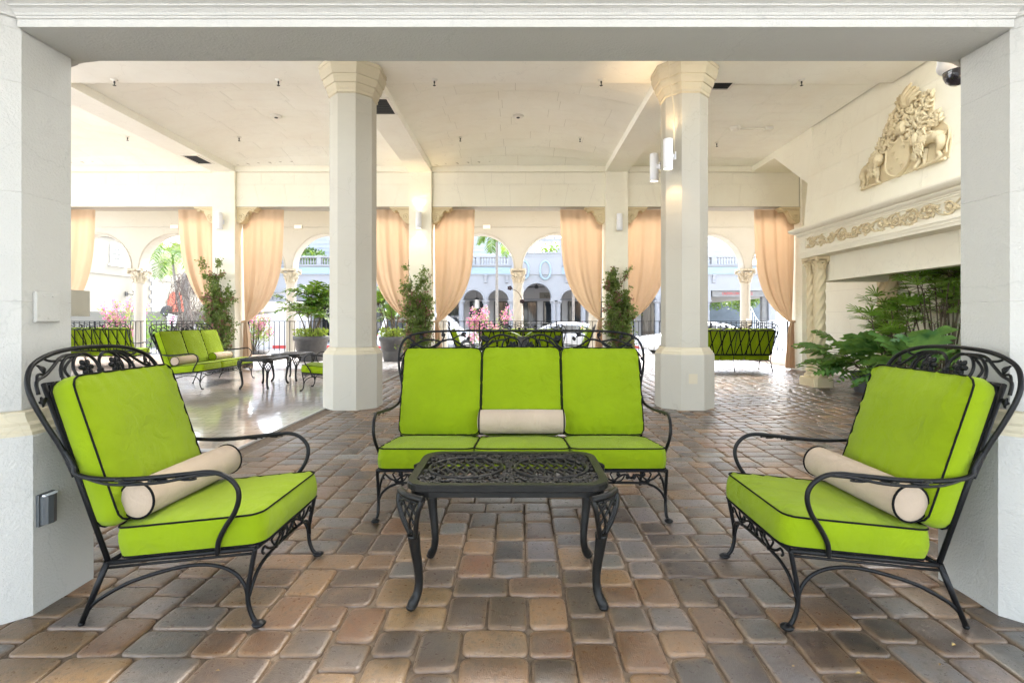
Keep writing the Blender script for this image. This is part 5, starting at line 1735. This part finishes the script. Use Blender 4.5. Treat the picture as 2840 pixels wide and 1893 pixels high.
# ------------------------------------------------------------------ building across the street
bd = thing('arcaded_building', 'white two-storey building with arched shops and balustrade across the street', 'building', (0, 29, 0))
XO = [(-10.85,.56),(-9.46,.56),(-8.07,.56),(-6.68,.56),(-5.29,.56),(-3.88,.56),(-2.485,.555),(-1.115,.565),(1.045,.775),(2.95,.56),(4.32,.56),(5.70,.56),(7.08,.56),(8.46,.56),(9.85,.56)]
opens = [(x, r, 2.36 if r > .7 else 2.2) for x, r in XO]
arch_wall(MB(), -12.4, 10.7, 3.62, 0, .4, opens, 2.2, 16).build('arch_wall', M['bwhite'], bd)
for x, r in XO:
    zs = 2.36 if r > .7 else 2.2
    MB().tube([(x+(r+.03)*math.cos(t), -.01, zs+(r+.03)*math.sin(t)) for t in np.linspace(0,PI,17)], .028, 5).build('archivolt', M['bwhite'], bd)
up = MB()
up.box(-14.8,-.38,0,.4,3.62,4.12); up.box(2.42,14.4,0,.4,3.62,4.12)
up.box(-14.8,-12.4,0,.4,2.62,3.62); up.box(10.7,14.4,0,.4,2.74,3.62)
up.build('upper_wall', M['bwhite'], bd)
up = MB(); up.box(-14.8,-.39,-.03,0,3.66,4.04); up.box(2.43,14.4,-.03,0,3.66,4.04); up.build('band', M['bblue'], bd)
for z, e in ((3.60,.06),(4.05,.07),(4.10,.12)):
    q = MB(); q.box(-14.8,-.40,-e,.0,z,z+.045); q.box(2.44,14.4,-e,0,z,z+.045); q.build('string_course', M['bwhite'], bd)
pv = MB(); pv.box(-.38,2.42,-.06,.4,3.622,4.78); pv.build('pavilion_front', M['bwhite'], bd)
pv = MB(); pv.box(-.42,2.46,-.11,.42,4.78,4.86); pv.box(-.40,2.44,-.085,-.06,4.60,4.64); pv.build('pavilion_coping', M['bwhite'], bd)
for x in (.30, 1.50):
    ov = MB()
    pts = [(x+.29*math.cos(t), -.075, 3.86+.50*math.sin(t)) for t in np.linspace(0,2*PI,33)[:-1]]
    ov.tube(pts, .055, 6, True)
    for s in (-1,1): ov.box(x+s*.24-.06,x+s*.24+.06,-.10,-.06,3.48,3.60)
    ov.build('oval_medallion', M['bblue'], bd)
cx_ = []
for (xa, ra), (xb_, rb) in zip(XO[:-1], XO[1:]):
    a, b = xa+ra, xb_-rb
    cx_ += [(a+b)/2] if b-a < .45 else [a+.16, b-.16]
for x in [XO[0][0]-XO[0][1]-.14] + cx_ + [XO[-1][0]+XO[-1][1]+.14]:
    c = MB()
    c.lathe([(.135,-.2+2.12*i/14) for i in range(15)], 20, (x,.2,0), lobes=5, lobe=.07, twist=3.0)
    c.lathe([(.18,-.2),(.18,-.08),(.15,-.04)], 14, (x,.2,0))
    c.lathe([(.135,1.90),(.15,1.92),(.135,1.94),(.15,2.05),(.20,2.13)], 14, (x,.2,0))
    for i in range(8):
        a = 2*PI*i/8; c.ell((x+.16*math.cos(a),.2+.16*math.sin(a),2.08), (.04,.04,.06), 6, 4)
    c.box(x-.20,x+.20,.0,.40,2.13,2.199)
    c.build('shop_column', M['bwhite'], bd)
for x in (-9.0,-6.2,-4.6,-3.2,-1.8,-.62,2.68,4.0,6.2,10.85):
    k = MB(); k.extrude([(0,0),(-.16,0),(-.16,-.06),(-.12,-.10),(-.10,-.22),(-.06,-.34),(-.09,-.40),(-.03,-.46),(0,-.44)], (x-.08,0,3.60), (0,1,0), (0,0,1), (1,0,0), .16)
    k.build('corbel', M['bwhite'], bd)
def balustrade(x0, x1):
    r = MB(); r.box(x0,x1,.02,.30,4.146,4.20); r.box(x0,x1,-.02,.34,4.58,4.66); r.build('balustrade_rail', M['bwhite'], bd)
    n = max(1, round((x1-x0)/1.75))
    for i in range(n+1):
        x = x0 + (x1-x0)*i/n
        MB().box(x-.11,x+.11,.0,.32,4.15,4.70).build('balustrade_post', M['bwhite'], bd)
    m = MB(); nb = int((x1-x0)/.155)
    for i in range(nb):
        x = x0 + (x1-x0)*(i+.5)/nb
        m.lathe([(.045,4.2),(.03,4.235),(.055,4.30),(.06,4.36),(.03,4.47),(.025,4.50),(.045,4.53),(.045,4.58)], 7, (x,.16,0), cap=False)
    o = m.build('balusters', M['bwhite'], bd); o['kind'] = 'stuff'
balustrade(-14.6,-.45); balustrade(2.5,14.2)
# shop fronts behind the arches
sh = MB(); sh.box(-12.6,10.7,3.0,3.2,-.2,3.6); sh.box(-12.6,-12.4,.4,3.0,-.2,3.6); sh.box(10.5,10.7,.4,3.0,-.2,3.6); sh.box(-12.6,10.7,.41,3.2,3.42,3.56)
sh.build('shop_wall', M['grey_wall'], bd)
for i in range(15):
    x = -11.4 + 1.5*i
    if x > 9.6: break
    hgt = 2.25
    f = MB(); f.box(x-.56,x+.56,2.93,2.997,-.2,hgt); f.build('shop_window', M['dark'], bd)
    MB().box(x-.50,x-.02,2.90,2.928,-.1,hgt-.06).build('pane', M['glass'], bd)
    MB().box(x+.02,x+.50,2.90,2.928,-.1,hgt-.06).build('pane', M['glass'], bd)
MB().box(-12.3,10.4,2.88,2.995,2.30,2.42).build('shop_cornice', M['bwhite'], bd)
# upper storey of white boards, set back
def siding(x0, x1, y, z0, z1, parent):
    n = int((z1-z0)/.26)
    for i in range(n):
        z = z0 + (z1-z0)*i/n; d = (z1-z0)/n
        m = MB(); m.add([(x0,y-.035,z),(x1,y-.035,z),(x1,y,z+d-.004),(x0,y,z+d-.004),(x0,y+.06,z),(x1,y+.06,z),(x1,y+.06,z+d-.004),(x0,y+.06,z+d-.004)], [(0,1,2,3),(0,4,5,1),(3,2,6,7),(5,4,7,6)])
        m.build('board', M['bboard'], parent)
M['bboard'] = plain('white painted boards', (.29,.305,.325), .6, .04)
up2 = thing('boarded_upper_storey', 'white boarded upper storey set back behind the balustrade', 'building', (0, 34, 0))
siding(-15.5, -.6, 0, 4.2, 7.6, up2); siding(5.2, 14.5, 0, 4.2, 6.9, up2)
MB().box(-15.5,-.6,.07,4,4.1,7.7).build('storey_core', M['bwhite'], up2); MB().box(5.2,14.5,.07,4,4.1,7.0).build('storey_core', M['bwhite'], up2)
rf = MB(); rf.add([(-16.2,-.8,7.55),(0,-.8,7.55),(0,4.5,8.9),(-16.2,4.5,8.9),(-16.2,-.8,7.65),(0,-.8,7.65),(0,4.5,9.0),(-16.2,4.5,9.0)], [(0,1,2,3),(7,6,5,4),(0,4,5,1),(1,5,6,2),(3,2,6,7),(0,3,7,4)]); rf.build('roof', M['bwhite'], up2)
MB().box(-15.5,14.5,-4.6,0,4.0,4.12).build('terrace', M['concrete'], up2)
# pergola on the terrace
pg = thing('pergola', 'white timber pergola with braced posts on the pavilion roof', 'pergola', (2.5, 31, 4.12))
for x in (-2.0, .0, 2.0, 4.0):
    MB().box(x-.07,x+.07,-.07,.07,0,1.75).build('post', M['bwhite'], pg)
    for s in (-1,1): MB().bar((x+s*.05,0,1.0),(x+s*.62,0,1.62), .09, .09, up=(0,1,0)).build('brace', M['bwhite'], pg)
MB().box(-2.6,4.6,-.05,.05,1.62,1.82).build('beam', M['bwhite'], pg); MB().box(-2.6,4.6,-.04,.04,.78,.90).build('lower_rail', M['bwhite'], pg)
for i in range(14): MB().box(-2.5+.53*i,-2.42+.53*i,-.5,2.6,1.82,1.95).build('rafter', M['bwhite'], pg)

# garage mouths at both ends
def text(name, body, size, loc, rot, mat, parent=None, ext=.004, align='CENTER', sx=1.0):
    cu = bpy.data.curves.new(name, 'FONT'); cu.body = body; cu.size = size; cu.extrude = ext; cu.align_x = align; cu.align_y = 'CENTER'
    tmp = bpy.data.objects.new(name, cu); cu.materials.append(mat); COL.objects.link(tmp)
    me = bpy.data.meshes.new_from_object(tmp); bpy.data.objects.remove(tmp)
    o = bpy.data.objects.new(name, me); COL.objects.link(o)
    o.location = loc; o.rotation_euler = rot; o.scale = (sx,1,1)
    if parent is not None: o.parent = parent
    return o
M['grey_beam'] = plain('grey concrete beam', (.17,.165,.155), .85, .15, 4)
gr = thing('garage_entrance', 'dark garage entrance with red low-clearance lettering', 'garage', (12.5, 29.1, 0))
MB().box(-1.7,1.75,-.02,.3,2.40,2.735).build('header_beam', M['grey_beam'], gr)
text('lettering', 'CAUTION LOW CLEARANCE', .21, (-.30,-.03,2.57), (R(90),0,0), M['red'], gr, sx=.62)
MB().box(-2.4,2.4,.3,11,2.42,2.60).build('garage_ceiling', M['grey_beam'], gr)
MB().box(-3.2,9.5,18,18.3,GZ,6.0).build('dark_backdrop', plain('dark backdrop', (.10,.12,.14), .8, .1), gr)  # dark wall added behind the trees to darken the garage opening
MB().box(-2.3,2.3,.0,17.9,GZ-.1,GZ+.012).build('garage_floor', M['grey_beam'], gr)  # dark ground added so the opening stays dim
MB().box(1.15,1.42,.1,.4,-.35,2.4).build('pier', M['grey_beam'], gr)
MB().box(1.45,1.85,-.05,.35,-.35,2.4).build('pier', M['bwhite'], gr)
wg = thing('white_gate', 'white metal gate with a swan-neck top beside the garage', 'gate', (12.2, 27.6, GZ))
MB().box(0,.06,-.03,.03,0,1.55).box(1.5,1.58,-.03,.03,0,1.45).build('post', M['white'], wg)
MB().tube(cr([(.03,0,2.15),(.12,0,2.1),(.3,0,1.7),(.5,0,1.42),(.7,0,1.38),(1.54,0,1.42)],4), .025, 6).build('top_rail', M['white'], wg)
for k in range(13): MB().box(.1+.11*k,.12+.11*k,-.01,.01,.05,1.40+max(0,.55-.2*k)).build('bar', M['white'], wg)
gl = thing('garage_canopy', 'white canopy beam with clearance lettering over a ramp', 'garage', (-13.7, 28.6, 0))
MB().box(-1.6,1.4,0,.3,2.12,2.55).build('header_beam', M['bwhite'], gl)
MB().box(-1.6,1.4,.3,4,2.4,2.5).build('roof', M['bwhite'], gl)
text('lettering', "CLEARANCE 7'2\"", .27, (-.15,-.012,2.30), (R(90),0,0), M['dark'], gl, sx=1.0)
for x in (-.4,1.3): MB().box(x-.05,x+.05,.05,.15,-.35,2.12).build('post', M['white'], gl)
rp = MB(); rp.extrude([(-3.4,-.35),(2.6,-.35),(2.6,1.75),(-3.4,.9)], (-13.5,27.2,0), (1,0,0), (0,0,1), (0,1,0), .25)
tag(rp.build('ramp_wall', M['concrete']), 'pale sloping ramp wall behind the palm in the larger pot', 'wall')

# things inside the shop arches
fan = thing('ceiling_fan', 'dark ceiling fan under the big arch across the street', 'fan', (1.05, 30.0, 3.0))
MB().tube([(0,0,.42),(0,0,.1)], .02, 7).lathe([(.05,-.10),(.11,-.05),(.11,.05),(.05,.10)], 14).build('motor', M['dark'], fan)
for k in range(5):
    a = 2*PI*k/5+.3; b = MB(); ca, sa = math.cos(a), math.sin(a)
    o = Vector((ca,sa,0)); p = Vector((-sa,ca,.15))
    ring = [o*.12-p*.03, o*.30-p*.11, o*.58-p*.13, o*.68, o*.58+p*.13, o*.30+p*.11, o*.12+p*.03]
    b.add([tuple(v) for v in ring]+[tuple(v+Vector((0,0,-.012))) for v in ring], [tuple(range(7)), tuple(range(7,14))[::-1]]+[(i,(i+1)%7,7+(i+1)%7,7+i) for i in range(7)])
    b.build('blade', M['dark'], fan)
sg = thing('shop_sign', 'small dark lettering on the wall under the big arch', 'sign', (1.66, 31.98, 2.58))
MB().box(-.35,.6,-.03,.0,-.16,.2).build('sign_board', M['bcream'], sg)
text('lettering', 'lign', .26, (.10,-.04,0), (R(90),0,0), M['dark'], sg)
ln = thing('hanging_lantern', 'cylindrical hanging lantern in the left shop arch', 'lantern', (-2.36, 29.9, 1.75))
MB().tube([(0,0,.95),(0,0,.60)], .012, 6).lathe([(.02,.62),(.14,.58),(.14,.52)], 14).build('hanger', M['dark'], ln)
MB().lathe([(.125,.02),(.125,.52)], 16).build('glass_cylinder', emis('lantern glass', (.7,.66,.6), .015), ln)
MB().lathe([(.14,.0),(.14,.03)], 14).build('base_ring', M['dark'], ln)

# ------------------------------------------------------------------ cream building on the left
lb = thing('cream_building', 'pale cream building with sash window, quoins and red lattice arch', 'building', (-28, 40, 0))
MB().box(-8,0,-16,.45,GZ,7.4).box(-8,-.35,.45,26,GZ,7.4).build('walls', M['bcream'], lb)
for z, e in ((4.20,.05),(6.75,.08),(7.35,.14)):
    q = MB(); q.box(0,e,-16,.45+e,z,z+.10); q.box(-.35,-.35+e,.45+e,26,z,z+.10); q.build('string_course', M['bcream'], lb)
for i in range(14):
    MB().box(-.5,.05+.02*(i % 2),-.10-.25*(i % 2),.49,GZ+.1+.33*i,GZ+.1+.33*i+.30).build('quoin', M['bwhite'], lb)
win = MB(); win.box(0,.05,-4.15,-2.95,4.95,5.02); win.box(0,.05,-4.15,-2.95,6.32,6.40); win.box(0,.05,-4.15,-4.05,5.02,6.32); win.box(0,.05,-3.05,-2.95,5.02,6.32)
wf = win.build('window_frame', M['white'], lb)
for r in range(4):
    for c in range(3):
        MB().box(.012,.02,-4.04+.33*c,-3.73+.33*c,5.04+.32*r,5.34+.32*r).build('pane', M['glass'] if r < 2 else M['panegreen'] if 'panegreen' in M else M['glass'], wf)
MB().box(.0,.10,-4.3,-2.8,4.85,4.95).build('window_sill', M['white'], lb)
# red lattice arch: honeycomb of round holes
la = MB(); yc, zc = 3.25, 2.40
for i in range(-7, 8):
    for j in range(0, 22):
        y = yc + i*.17 + (.085 if j % 2 else 0); z = .55 + j*.145
        inside = (abs(y-yc) < 1.05 and z <= zc) or ((y-yc)**2+(z-zc)**2 < 1.05**2)
        if inside: la.tube([(-.30, y+.07*math.cos(a), z+.07*math.sin(a)) for a in np.linspace(0,2*PI,9)[:-1]], .026, 4, True)
o = la.build('lattice', M['terracotta'], lb); o['kind'] = 'stuff'
MB().box(-.345,-.33,yc-1.0,yc+1.0,.4,zc).build('lattice_backing', M['dark'], lb)
lt = thing('wall_lantern', 'black bracket lantern on the cream building', 'lantern', (-27.95, 37.3, 3.05))
MB().box(-.02,.03,-.12,.12,-.25,.05).tube([(0,0,-.1),(.25,.25,-.15),(.35,.35,.05)], .03, 6).build('bracket', M['dark'], lt)
MB().lathe([(.10,.1),(.15,.15),(.15,.62),(.10,.70)], 8, (.35,.35,0)).build('lantern_glass', emis('pale lantern glass', (.8,.8,.8), .04), lt)
MB().lathe([(.19,.70),(.12,.80),(.03,.86)], 8, (.35,.35,0)).lathe([(.08,.02),(.17,.10),(.17,.14)], 8, (.35,.35,0)).build('lantern_cap', M['dark'], lt)
dw = MB().box(-30,-11.5,27.5,27.8,GZ,1.55).box(-11.6,-11.2,27.4,27.9,GZ,1.65)
tag(dw.build('garden_wall', M['bcream']), 'low cream wall in front of the cream building', 'wall')
ds = thing('satellite_dish', 'dark round satellite dish on the low cream wall', 'dish', (-18.4, 27.3, 1.60))
dm = MB(); dm.lathe([(.02,.06),(.2,.04),(.30,-.02),(.31,-.03),(.2,.02),(.02,.03)], 20, cap=False); dm.xf(Matrix.Rotation(R(70),4,'X')); dm.build('reflector', M['dark'], ds)
MB().tube([(0,-.05,-.25),(.1,-.35,-.15)], .012, 5).tube([(0,0,0),(0,.05,-.35)], .03, 6).build('arm', M['white'], ds)
sn = thing('street_notice', 'tilted white notice with pink print behind the railing', 'sign', (-15.6, 23.5, GZ))
MB().tube([(0,0,0),(0,0,1.3)], .025, 6).build('post', M['grey_plastic'], sn)
q = MB(); q.box(-.22,.22,-.04,-.02,-.26,.26); q.xf(Matrix.Translation((.05,0,1.45)) @ Matrix.Rotation(R(14),4,'Y')); q.build('notice_panel', M['white'], sn)
pk = MB()
for i in range(4): pk.box(-.15+.02*i,.12-.03*(i%2),-.046,-.042,.14-.10*i,.19-.10*i)
pk.xf(Matrix.Translation((.05,0,1.45)) @ Matrix.Rotation(R(14),4,'Y')); pk.build('print', plain('pink print', (.65,.12,.30), .6), sn)

# ------------------------------------------------------------------ vehicles
def car(label, x, y, rz, suv, paint):
    t = thing('parked_car', label, 'car', (x, y, GZ), rz, 'cars parked in the street')
    L = 4.75; hw = .93; H = 1.78 if suv else 1.38; belt = 1.08 if suv else .92
    top = [(-L/2,.55),(-L/2+.05,.85),(-L/2+.25,belt-.02 if not suv else belt),(-1.35,belt+.02),(.75,belt),(1.9,belt-.10),(2.2,belt-.22),(L/2,.60)]
    T = cr([(a,b,0) for a,b in top], 4)
    rings = []
    for p in T:
        f = 1-.10*abs(p.x/(L/2))**4; zb = .28 if abs(p.x) < 2.2 else .38
        w_ = hw*f
        rings.append([(p.x,-w_*.93,zb),(p.x,-w_,.50),(p.x,-w_*.985,max(.52,p.y-.16)),(p.x,-w_*.90,p.y),(p.x,0,p.y+.015),(p.x,w_*.90,p.y),(p.x,w_*.985,max(.52,p.y-.16)),(p.x,w_,.50),(p.x,w_*.93,zb)])
    MB().loft(rings, 0, True).build('body', paint, t)
    if suv: g0, g1 = [(-2.2,belt),(-2.05,H-.16),(-1.8,H-.03),(-.6,H),(.35,H-.06),(1.15,belt)], 0
    else: g0, g1 = [(-1.95,belt+.0),(-1.25,H-.14),(-.7,H-.02),(-.1,H),(.45,H-.08),(1.35,belt-.02)], 0
    G = cr([(a,b,0) for a,b in g0], 4)
    rings = []
    for p in G:
        k = (p.y-belt)/(H-belt); w_ = hw*(.86-.16*k)
        rings.append([(p.x,-hw*.87,belt-.04),(p.x,-w_,p.y-.05 if p.y-.05 > belt-.03 else belt-.03),(p.x,-w_*.85,p.y),(p.x,w_*.85,p.y),(p.x,w_,p.y-.05 if p.y-.05 > belt-.03 else belt-.03),(p.x,hw*.87,belt-.04)])
    MB().loft(rings, 0, True).build('cabin', paint, t)
    ws = [(-1.95,-1.15),(-1.08,-.12),(-.05,.72)] if suv else [(-1.35,-.62),(-.55,.02),(.09,.82)]
    for a, b in ws:
        for s in (-1,1):
            z0, z1 = belt+.02, H-.13
            def top_z(xx):
                for p, q in zip(G[:-1], G[1:]):
                    if p.x <= xx <= q.x: return p.y + (q.y-p.y)*(xx-p.x)/max(1e-6,q.x-p.x)
                return belt
            ta, tb_ = min(z1, top_z(a)-.10), min(z1, top_z(b)-.10)
            if ta < z0+.03: ta = z0+.03
            if tb_ < z0+.03: tb_ = z0+.03
            fw = lambda z: hw*(.875-.16*max(0,(z-belt)/(H-belt)))+.012
            MB().add([(a,s*fw(z0),z0),(b,s*fw(z0),z0),(b,s*fw(tb_),tb_),(a,s*fw(ta),ta),(a,s*(fw(z0)-.03),z0),(b,s*(fw(z0)-.03),z0),(b,s*(fw(tb_)-.03),tb_),(a,s*(fw(ta)-.03),ta)], [(0,1,2,3) if s < 0 else (3,2,1,0),(0,4,5,1),(1,5,6,2),(2,6,7,3),(3,7,4,0)]).build('side_window', M['carglass'], t)
    for (a, b) in (((g0[-2][0]+.06,H-.14),(g0[-1][0]-.12,belt+.05)),((g0[1][0]-.06,H-.18),(g0[0][0]+.05,belt+.06))):
        s = 1 if a[0] > 0 else -1
        MB().add([(a[0]+s*.02,-.58,a[1]),(a[0]+s*.02,.58,a[1]),(b[0]+s*.02,.70,b[1]),(b[0]+s*.02,-.70,b[1])], [(0,1,2,3)]).build('windscreen', M['carglass'], t)
    for wx in (-1.42,1.42):
        for s in (-1,1):
            w_ = MB(); w_.lathe([(.20,-.11),(.31,-.11),(.335,-.06),(.335,.06),(.31,.11),(.20,.11)], 22, cap=False); w_.xf(Matrix.Translation((wx,s*.84,.335)) @ Matrix.Rotation(R(90),4,'X'))
            wo_ = w_.build('wheel', M['tyre'], t)
            r_ = MB(); r_.lathe([(.21,-.06),(.21,.06)], 16); r_.xf(Matrix.Translation((wx,s*.86,.335)) @ Matrix.Rotation(R(90),4,'X')); r_.build('rim', M['rimm'], wo_)
    for s in (-1,1):
        MB().ell((L/2-.10,s*.66,.70), (.10,.16,.08), 10, 6).build('headlight', M['white_metal'], t)
        MB().ell((-L/2+.08,s*.70,.80), (.06,.12,.10), 10, 6).build('tail_light', M['red'], t)
        MB().box(.72,.86,s*.95-.06 if s > 0 else s*.95-.06,s*.95+.06,belt,belt+.13).build('mirror', paint, t)
car('silver sports utility vehicle behind the pink bush in the middle arch', -3.55, 22.6, 0.0, True, M['carsilver'])
M['cargrey'] = plain('grey car paint', (.30,.31,.33), .3, .02, coat=1.0)
car('pale grey saloon car behind the distant sofa', 1.75, 21.4, PI, False, M['cargrey'])
car('white saloon car behind the right square pillar', 7.35, 21.6, PI, False, M['carwhite'])

# ------------------------------------------------------------------ trees, palms, bushes
def tree(label, x, y, h, r, seed, mat='leaf_tree', n=3800, L=.20, squash=.75, trunk_r=.16, z0=GZ, cat='tree'):
    rng = random.Random(seed)
    t = thing('broadleaf_tree', label, cat, (x, y, z0))
    tr = MB(); zc = h - r*squash
    tr.tube(cr([(0,0,0),(rng.uniform(-.1,.1),0,zc*.5),(rng.uniform(-.2,.2),0,zc)],5), list(np.linspace(trunk_r,trunk_r*.6,11)), 8)
    blobs = []
    for i in range(13):
        d = rdir(rng); rr = r*rng.uniform(.25,.72)
        c = Vector((d.x*rr, d.y*rr, zc + d.z*rr*squash)); blobs.append((c, r*rng.uniform(.26,.44)))
        tr.tube(cr([(0,0,zc*.75),(c.x*.4,c.y*.4,zc*.85+.1),c],4), list(np.linspace(trunk_r*.4,.02,9)), 5)
    tr.build('trunk', M['bark'], t)
    cr_ = MB()
    def samp(rg):
        c, b = rg.choice(blobs); d = rdir(rg); return c + d*b*(rg.random()**.4)
    cloud(cr_, rng, n, samp, L)
    cr_.build('crown', M[mat], t)
    return t
tree('tall green tree behind the curtain knot left of the octagonal column', -13.2, 31.5, 6.6, 2.0, 61, n=5200, L=.22)
tree('green tree above the pergola across the street', 4.6, 42, 9.0, 4.2, 62, n=5200, L=.34)
tree('green tree above the boarded roof behind the left octagonal column', -11.5, 44, 10.2, 4.0, 63, n=4500, L=.34)
tree('green tree above the boards, top of the right arch', 13.5, 44, 9.6, 3.8, 64, n=4200, L=.34)
tree('dark slender tree inside the garage opening', 13.4, 41, 5.2, 2.0, 65, n=2600, L=.24, trunk_r=.24)
tree('dark forked tree at the left of the garage opening', 15.9, 43.5, 5.2, 2.2, 66, n=2600, L=.24, trunk_r=.13)
tree('dark tree at the right of the garage opening', 18.6, 43, 5.4, 2.2, 67, n=2600, L=.24, trunk_r=.16)

def palm(label, x, y, h, seed, fl, lean=0.0, tr_r=.06, nf=13):
    rng = random.Random(seed)
    t = thing('palm_tree', label, 'palm', (x, y, GZ))
    st = MB(); P = cr([(0,0,0),(lean*.3,0,h*.4),(lean*.75,0,h*.75),(lean,0,h)],8)
    st.tube(P, list(np.linspace(tr_r*1.3,tr_r,len(P))), 9); st.build('trunk', M['bark'], t)
    cs = MB(); cs.tube([(lean,0,h-.05),(lean,0,h+.55)], [tr_r*1.1,tr_r*.4], 8); cs.build('crownshaft', M['leaf_bright'], t)
    lv = MB(); rs = MB()
    for k in range(nf):
        frond(lv, (lean,0,h+.35), 2*PI*k/nf+rng.uniform(-.3,.3), rng.uniform(-.2,1.25), fl*rng.uniform(.8,1.1), rng.uniform(1.6,2.7), 26, fl*.32, .045, rng, rs, updown=.1)
    rs.build('frond_ribs', M['leaf_yellow'], t); lv.build('crown', M['leaf_palm'], t)
palm('leaning palm with green fronds in front of the cream building', -16.3, 25.5, 4.2, 71, 2.1, lean=-.55, nf=15)
palm('thin street palm in the left middle arch', -.95, 23.3, 5.0, 72, 1.35, tr_r=.055)
palm('thin street palm behind the right middle curtain', 2.55, 24.2, 4.95, 73, 1.25, tr_r=.055)

def bush(label, x, y, r, h, seed, nl, npk, z0, bowl):
    rng = random.Random(seed)
    t = thing('bougainvillea_bush', label, 'bush', (x, y, z0), 0, 'pink flowering bushes beyond the railing')
    if bowl:
        p = MB(); p.lathe([(.25,0),(.36,.10),(.46,.24),(.50,.26),(.50,.30),(.45,.30),(.43,.24),(.001,.22)], 24, cap=False); p.build('bowl_planter', M['pot'], t)
    st = MB(); lv = MB(); pk = MB(); b0 = .2 if bowl else 0.0
    ends = []
    for i in range(26):
        a = rng.uniform(0,2*PI); rr = r*rng.uniform(.2,1.0); hh = h*rng.uniform(.45,1.0)
        e = Vector((rr*math.cos(a), rr*math.sin(a)*.7, hh)); m_ = Vector((e.x*.35,e.y*.35,hh*.55))
        st.tube(cr([(0,0,b0),m_,e],4), list(np.linspace(.012,.004,9)), 4); ends.append((m_, e))
    for q, n in ((lv, nl), (pk, npk)):
        for _ in range(n):
            m_, e = rng.choice(ends); f = rng.uniform(.2,1.08) if q is lv else rng.uniform(.6,1.12)
            p = m_.lerp(e, f) + rdir(rng)*rng.uniform(0,.16)
            L = rng.uniform(.035,.075)
            leaf_quad(q, p, rdir(rng)+Vector((0,0,-.1)), rdir(rng), L, L*.8)
    st.build('stems', M['stem'], t); lv.build('leaves', M['leaf'], t); pk.build('bracts', M['bract'], t)['kind'] = 'stuff'
bush('pink bougainvillea bush in front of the middle twisted column', -1.05, 17.9, .80, 1.72, 81, 1300, 1900, -.21, False)
bush('pink bougainvillea bush left of the smooth arcade column', -13.6, 18.0, 1.0, 2.05, 82, 1500, 1500, -.21, False)
bush('sparse pink bougainvillea in a bowl behind the long sofa and curtain knot', -8.95, 17.7, .85, 1.75, 83, 1500, 900, -.21, True)
bush('small green bush with few flowers right of the distant sofa', 2.75, 18.0, .7, 1.35, 84, 1300, 160, -.21, False)
bush('low green bush behind the right-hand sofa', 8.1, 17.7, .6, .8, 85, 800, 60, -.21, False)
bush('low green bush with pale flowers before the shop columns', 2.2, 26.2, .8, 1.1, 86, 900, 60, GZ, False)

# dry vine tangle on a dead tree
rng = random.Random(91)
t = thing('dry_vine_tree', 'dead tree wrapped in grey brown vines beside the leaning palm', 'tree', (-15.2, 24.0, GZ))
tm = MB(); tm.tube(cr([(0,0,0),(.05,0,1.6),(-.1,0,3.0),(.0,0,3.6)],5), .16, 8); tm.build('trunk', M['bark'], t)
vn = MB()
for i in range(420):
    z = rng.uniform(.2,3.7); wd = .25 + .65*math.sin(PI*min(1,max(0,(3.9-z)/4.2)))**.8
    a = rng.uniform(0,2*PI); r0 = wd*math.sqrt(rng.random())
    p = Vector((r0*math.cos(a), r0*math.sin(a), z)); pts = [p]
    for k in range(4): p = p + Vector((rng.uniform(-.12,.12), rng.uniform(-.12,.12), rng.uniform(-.30,-.02))); pts.append(p)
    if pts[-1].z < .02: continue
    vn.tube(pts, .009, 4)
o = vn.build('vines', M['dry'], t); o['kind'] = 'stuff'
lv = MB(); cloud(lv, rng, 900, lambda r: (r.gauss(0,.45), r.gauss(0,.4), r.uniform(.3,3.6)), .07)
lv.build('dry_leaves', M['dry'], t)
lv = MB(); cloud(lv, rng, 700, lambda r: (-.9+r.gauss(0,.35), -.6+r.gauss(0,.3), .9+r.gauss(0,.35)), .11)
lv.build('undergrowth', M['leaf_bright'], t)
